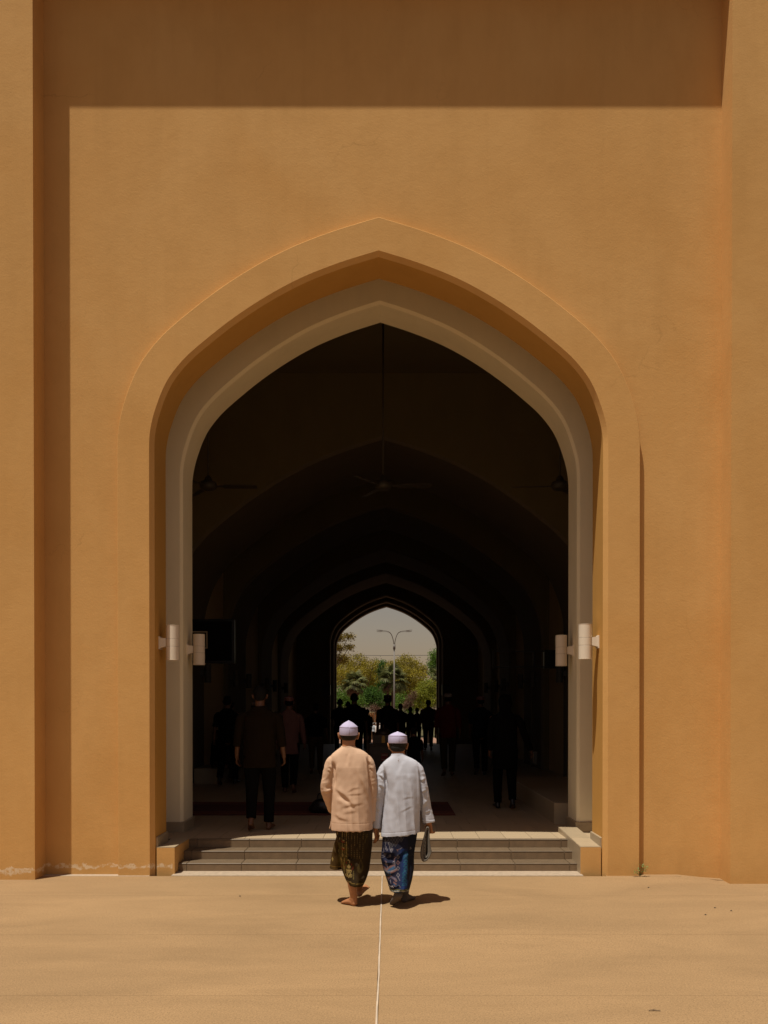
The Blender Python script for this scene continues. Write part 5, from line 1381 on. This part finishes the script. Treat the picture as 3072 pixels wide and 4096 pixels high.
bar = empty('road_barrier', (bt-0.2, 71.5, GZ), 0, 'white barrier rail across the road beyond the hall', 'barrier')
b = MB(); b.box((-1.6,-0.05,1.40),(2.2,0.05,1.52)); b.build('rail', M['white_paint'], bar)
for x in (-1.4, 2.0):
    b = MB(); b.box((x-0.05,-0.04,0),(x+0.05,0.04,1.40)); b.build('post', M['white_paint'], bar)
b = MB()
rd = MB(); 
vs = [(-9, 43.0, -0.045), (9, 43.0, -0.045), (9, 58, -0.73), (-9, 58, -0.73), (9, 64, -1.003), (-9, 64, -1.003), (30, 79, -1.003), (-30, 79, -1.003)]
M['brick_pave'] = simple('pink_brick_paving', (0.27, 0.15, 0.10), 0.9, 0.2, 9, 0.3, 20, 0.01)
rd.add(vs, [(0,1,2,3),(3,2,4,5),(5,4,6,7)]); tag(rd.build('path', M['brick_pave']), kind='structure')
M['soil'] = simple('grassy_soil', (0.07, 0.06, 0.02), 1.0, 0.4, 1.5)
rd = MB(); rd.add([(-300,79.01,-1.0),(300,79.01,-1.0),(300,600,-1.0),(-300,600,-1.0)], [(0,1,2,3)]); tag(rd.build('terrain', M['soil']), kind='structure')

# ------------------------------------------------------------------ trees, palms, shrubs
def leafmat(name, col, col2, trans=0.35):
    m, nt, b = new_mat(name); b.inputs['Roughness'].default_value = 0.6; b.inputs['Specular IOR Level'].default_value = 0.25
    at_ = nt.nodes.new('ShaderNodeVertexColor'); at_.layer_name = 'tone'
    c = mix(nt, col, col2, at_.outputs['Color'])
    nt.links.new(c, b.inputs['Base Color'])
    tr = nt.nodes.new('ShaderNodeBsdfTranslucent'); nt.links.new(c, tr.inputs['Color'])
    ms = nt.nodes.new('ShaderNodeMixShader'); ms.inputs[0].default_value = trans
    out = nt.nodes['Material Output']
    nt.links.new(b.outputs[0], ms.inputs[1]); nt.links.new(tr.outputs[0], ms.inputs[2]); nt.links.new(ms.outputs[0], out.inputs['Surface'])
    return m
rng = np.random.default_rng(11)
def leaves(lobes, n, size, clump=0.35, shell=0.55):
    """leaf blades grouped into twigs through the volume of the lobes"""
    vol = np.array([l[1][0]*l[1][1]*l[1][2] for l in lobes])**0.72; vol = vol/vol.sum()
    V, Fc, Tn = [], [], []
    ntw = max(1, n//9)
    for _ in range(ntw):
        c, r = lobes[rng.choice(len(lobes), p=vol)]
        d = rng.normal(size=3); d /= np.linalg.norm(d); rad = shell + (1-shell)*rng.random()**0.7
        rad *= 1 + 0.10*rng.normal()
        p = np.array(c) + d*np.array(r)*rad
        tone = np.clip(rng.normal(0.45, 0.28), 0, 1)
        for _ in range(9):
            q = p + rng.normal(size=3)*clump*0.5
            a = rng.normal(size=3)+d*0.4; a /= np.linalg.norm(a); bb_ = np.cross(a, rng.normal(size=3)); bb_ /= np.linalg.norm(bb_)+1e-9
            s = size*rng.uniform(0.6, 1.3); k = len(V)
            V += [tuple(q-a*s), tuple(q+bb_*s*0.42), tuple(q+a*s), tuple(q-bb_*s*0.42)]; Fc.append((k, k+1, k+2, k+3))
            t = float(np.clip(tone+rng.normal(0, 0.12), 0, 1)); Tn += [t]*4
    me = bpy.data.meshes.new('crown'); me.from_pydata(V, [], Fc); me.update()
    at_ = me.color_attributes.new('tone', 'FLOAT_COLOR', 'POINT'); ar = np.ones((len(V), 4)); ar[:, :3] = np.array(Tn)[:, None]; at_.data.foreach_set('color', ar.reshape(-1))
    return me
def tree(label, base, lobes, n, size, mat, trunk_r=0.2, group='trees beyond the far gateway', name='tree', cat='tree', clump=0.35, shell=0.5, bark='bark'):
    root = empty(name, base, 0, label, cat, group)
    B = Vector(base); L = [((Vector(c)-B)[:], r) for c, r in lobes]
    me = leaves(L, int(n*1.7), size*0.78, clump, shell); me.materials.append(mat); link(bpy.data.objects.new('crown', me), root)
    b = MB(); zt_ = min(l[0][2] for l in L)*0.7 + 0.3*sum(l[0][2] for l in L)/len(L); cx = sum(l[0][0] for l in L)/len(L); cy = sum(l[0][1] for l in L)/len(L)
    fork = Vector((cx*0.4, cy*0.4, max(0.3, zt_*0.45)))
    b.tube([(0,0,-0.1), (fork.x*0.5+0.05, fork.y*0.5, fork.z*0.5), fork], [trunk_r*1.25, trunk_r, trunk_r*0.8], 8, sub=3, round_caps=False)
    b.build('trunk', M[bark], root)
    for l in L:
        c = Vector(l[0]); mid = fork*0.5 + c*0.5 + Vector((rng.normal()*0.15, rng.normal()*0.15, -0.15*l[1][2]))
        q = MB(); q.tube([fork*0.98, mid, c + Vector((0,0,l[1][2]*0.4))], [trunk_r*0.42, trunk_r*0.25, trunk_r*0.08], 6, sub=3, round_caps=False); q.build('limb', M[bark], root)
    return root
def lobe(px, py, d, rx, ry=None, rz=None):
    m = d/F; p = P(px, py, d); return (tuple(p), (rx*m, (ry or rx)*m, (rz or rx*0.8)*m))
YEL = leafmat('leaf_yellow_olive', (0.15, 0.125, 0.012), (0.38, 0.31, 0.025))
RUS = leafmat('leaf_rusty_olive', (0.11, 0.085, 0.012), (0.31, 0.22, 0.022))
DGR = leafmat('leaf_dark_green', (0.025, 0.065, 0.010), (0.08, 0.17, 0.018))
GRN = leafmat('leaf_green', (0.05, 0.11, 0.014), (0.15, 0.25, 0.028))
LIM = leafmat('leaf_lime', (0.12, 0.14, 0.012), (0.30, 0.31, 0.025))
DRY = leafmat('leaf_dry_brown', (0.09, 0.05, 0.03), (0.22, 0.12, 0.08))
g_ = lambda px, d: (P(px, 2829, d).x, d, GZ)
tree('layered olive leaved tree reaching in from the left with bare gaps between its branches', g_(1195, 62),
     [lobe(1300,2560,62,38,38,16), lobe(1352,2552,61,26,26,12), lobe(1396,2546,61,20,16,7), lobe(1345,2592,62,34,30,12), lobe(1398,2588,61,24,18,7), lobe(1310,2640,62,50,40,20), lobe(1368,2636,63,32,30,13), lobe(1290,2500,62,40,40,20), lobe(1300,2690,62,45,40,20)], 8500, 0.085, RUS, 0.20, clump=0.24, shell=0.2)
tree('yellowing broad crowned tree left of the lamp', g_(1430, 78),
     [lobe(1380,2668,78,44,40,28), lobe(1430,2650,78,42,40,30), lobe(1475,2672,77,34,34,26), lobe(1495,2650,76,22,18,8), lobe(1410,2700,76,70,50,34), lobe(1470,2720,78,44,40,36), lobe(1350,2710,77,40,40,30)], 6800, 0.095, YEL, 0.22, clump=0.3)
tree('dark green dense tree in the gap left of the lamp pole', g_(1520, 88),
     [lobe(1522,2668,88,28,28,22), lobe(1505,2700,88,34,30,28), lobe(1530,2740,88,40,36,40), lobe(1480,2760,87,40,34,34)], 5000, 0.11, DGR, 0.22)
tree('largest yellow green tree right of the lamp pole', g_(1640, 82),
     [lobe(1575,2668,82,34,30,26), lobe(1625,2650,82,44,40,24), lobe(1668,2672,82,36,34,26), lobe(1600,2700,80,56,46,36), lobe(1660,2712,80,46,40,40), lobe(1620,2760,81,60,46,44), lobe(1690,2690,82,22,24,26)], 8200, 0.10, YEL, 0.25, clump=0.32)
tree('tall bright green tree at the right jamb of the far gateway', g_(1790, 72),
     [lobe(1748,2622,72,28,26,18), lobe(1738,2655,72,26,24,18), lobe(1775,2640,72,36,34,30), lobe(1745,2690,72,30,26,14), lobe(1790,2600,72,36,34,26)], 4600, 0.10, GRN, 0.25)
tree('lime green bushy tree low at the right', g_(1710, 66),
     [lobe(1710,2745,66,42,36,26), lobe(1680,2775,65,36,32,26), lobe(1735,2790,66,44,36,34), lobe(1690,2815,65,44,36,26)], 5600, 0.075, LIM, 0.12, clump=0.22)
tree('dry pinkish brown shrub beside the lime green tree', g_(1650, 64),
     [lobe(1640,2800,64,20,18,20), lobe(1655,2780,64,16,14,16), lobe(1630,2820,64,22,18,16)], 1300, 0.06, DRY, 0.05, 'shrubs beyond the far gateway', 'shrub', 'shrub', 0.2)
tree('dark green shrub under the left palm', g_(1400, 70), [lobe(1370,2800,70,40,36,36), lobe(1420,2810,70,36,34,34)], 3200, 0.085, GRN, 0.08, 'shrubs beyond the far gateway', 'shrub', 'shrub')
tree('deep green shrub between the two palms', g_(1500, 74), [lobe(1480,2785,74,34,32,34), lobe(1510,2800,74,40,36,40), lobe(1455,2800,74,30,30,30)], 3800, 0.09, DGR, 0.08, 'shrubs beyond the far gateway', 'shrub', 'shrub')
tree('green shrub right of the centre palm', g_(1610, 76), [lobe(1590,2800,76,40,36,36), lobe(1640,2820,77,40,36,36), lobe(1560,2820,75,36,30,30)], 3600, 0.09, GRN, 0.08, 'shrubs beyond the far gateway', 'shrub', 'shrub')
tree('dry brown low shrub by the booth', g_(1500, 68), [lobe(1495,2835,73,16,14,14), lobe(1512,2842,73,12,12,10)], 900, 0.06, DRY, 0.05, 'shrubs beyond the far gateway', 'shrub', 'shrub', 0.2)
# fan palms
FRM = leafmat('palm_leaf', (0.035, 0.050, 0.014), (0.16, 0.17, 0.055), 0.2)
def frond_mesh():
    V, Fc, Tn = [], [], []
    def quad(a, b_, c, d, t):
        k = len(V); V.extend([a, b_, c, d]); Fc.append((k, k+1, k+2, k+3)); Tn.extend([t]*4)
    for sgn in (-1, 1): quad((0, sgn*0.012, 0), (0.55, sgn*0.010, 0.10), (0.55, -sgn*0.0, 0.12), (0, 0, 0.015), 0.6)
    nb = 22
    for i in range(nb):
        a = R(-118 + 236*i/(nb-1)); L = 0.62*(1 - 0.28*abs(a)/R(118)); t = 0.25 + 0.7*rng.random()
        d = Vector((math.cos(a), math.sin(a), 0)); n_ = Vector((-math.sin(a), math.cos(a), 0)); o = Vector((0.55, 0, 0.11))
        m = o + d*L*0.55 + Vector((0,0,-0.03)); e = o + d*L + Vector((0,0,-0.20-0.1*rng.random()))
        quad(tuple(o), tuple(m - n_*0.034), tuple(e), tuple(m + n_*0.034 + Vector((0,0,0.015))), t)
    me = bpy.data.meshes.new('frond'); me.from_pydata([tuple(p) for p in V], [], Fc); me.update()
    at_ = me.color_attributes.new('tone', 'FLOAT_COLOR', 'POINT'); ar = np.ones((len(V), 4)); ar[:, :3] = np.array(Tn)[:, None]; at_.data.foreach_set('color', ar.reshape(-1))
    me.materials.append(FRM); return me
FM = frond_mesh()
FD = FM.copy(); FD.materials.clear(); FD.materials.append(DRY)
def palm(label, px, py, d, rpx, nf):
    p = P(px, py, d); s = rpx*d/F/1.15; H = p.z-GZ
    root = empty('fan_palm', (p.x, d, GZ), 0, label, 'palm', 'fan palms beyond the far gateway')
    b = MB(); b.tube([(0.05,0,-0.1),(0.0,0.05,H*0.5),(0,0,H)], [0.19,0.15,0.13], 10, sub=4, round_caps=False); b.build('trunk', M['bark'], root)
    for k in range(nf):
        o = link(bpy.data.objects.new('frond', FM if k < nf-6 else FD), root); o.location = (0, 0, H + 0.03*k/nf)
        t = k/(nf-1); el = R(78 - 150*t**0.9 + rng.normal()*7); az = k*2.399963 + rng.normal()*0.15
        o.rotation_euler = (rng.normal()*0.25, -el, az); o.scale = (s*rng.uniform(0.85,1.1),)*3
palm('left fan palm with drooping pale fronds in front of the rusty leaves', 1420, 2738, 67, 62, 34)
palm('centre fan palm with spiky upright fronds behind the lamp pole', 1572, 2722, 70, 76, 38)
palm('partly hidden fan palm at the right jamb under the bright green tree', 1765, 2706, 69, 60, 24)
# far wood, one mass
lob = [lobe(1200+55*k, 2760+rng.integers(-20, 20), 120, 60, 40, 62) for k in range(16)]
me = leaves(lob, 16000, 0.16, 0.5, 0.5); me.materials.append(GRN); me.name = 'distant_wood'
tag(link(bpy.data.objects.new('distant_wood', me)), kind='stuff')

# ------------------------------------------------------------------ small things on the paving
def weed(loc):
    root = empty('weed', loc, 0, 'small green weed growing at the foot of the right arch band', 'weed')
    wm = simple('weed_leaf', (0.09, 0.13, 0.02), 0.6, 0.2, 30)
    for k, (dx, dz, ln) in enumerate(((-0.03,0.07,0.05),(0.012,0.11,0.055),(0.05,0.09,0.05),(-0.06,0.04,0.045),(0.03,0.06,0.05))):
        b = MB(); b.tube([(0,0,0),(dx*0.4,-0.01,dz*0.6),(dx,-0.015,dz)], [0.0022,0.0018,0.0012], 5, sub=2); st_ = b.build('stem', wm, root)
        for j in range(5):
            a = 2*math.pi*j/5 + k; lf = MB(); c_ = Vector((dx,-0.015,dz)); d = Vector((math.cos(a), math.sin(a)*0.6, 0.35*math.sin(a)+0.1)); n_ = Vector((-math.sin(a), math.cos(a), 0.2))
            lf.add([c_, c_+d*ln*0.5+n_*0.007, c_+d*ln, c_+d*ln*0.5-n_*0.007], [(0,1,2,3)]); lf.build('leaf', wm, st_)
weed((XC+2.755, 9.09, 0.004))
tw = P(2620, 4042, 5.05)
b = MB(); b.tube([(-0.035,0,0.004),(-0.01,0.004,0.006),(0.03,-0.004,0.004)], [0.0022,0.003,0.0018], 6, sub=3); b.tube([(-0.01,0.004,0.006),(0.0,0.014,0.008)], [0.002,0.001], 5)
o = b.build('twig', M['bark']); o.location = (tw.x, 5.05, 0.0); tag(o, 'tiny dark twig lying on the paving at lower right', 'twig')
for k, (px, py) in enumerate(((2594, 3552), (960, 3587), (2860, 3634), (2925, 3646), (2822, 3662))):
    d = EYE*F/(py-HORY); q = P(px, py, d); b = MB(); b.ellipsoid((0,0,0.004), (0.009,0.007,0.005), 8, 5); o = b.build('pebble', M['bark']); o.location = (q.x, d, dip(q.x, d)+0.001)
    tag(o, ['dark pebble nearest the weed on the right', 'dark pebble on the paving left of the pair', 'dark speck of grit under the right pilaster', 'farthest right grit speck on the paving', 'grit speck below the pilaster corner'][k], 'pebble', 'pebbles on the paving')
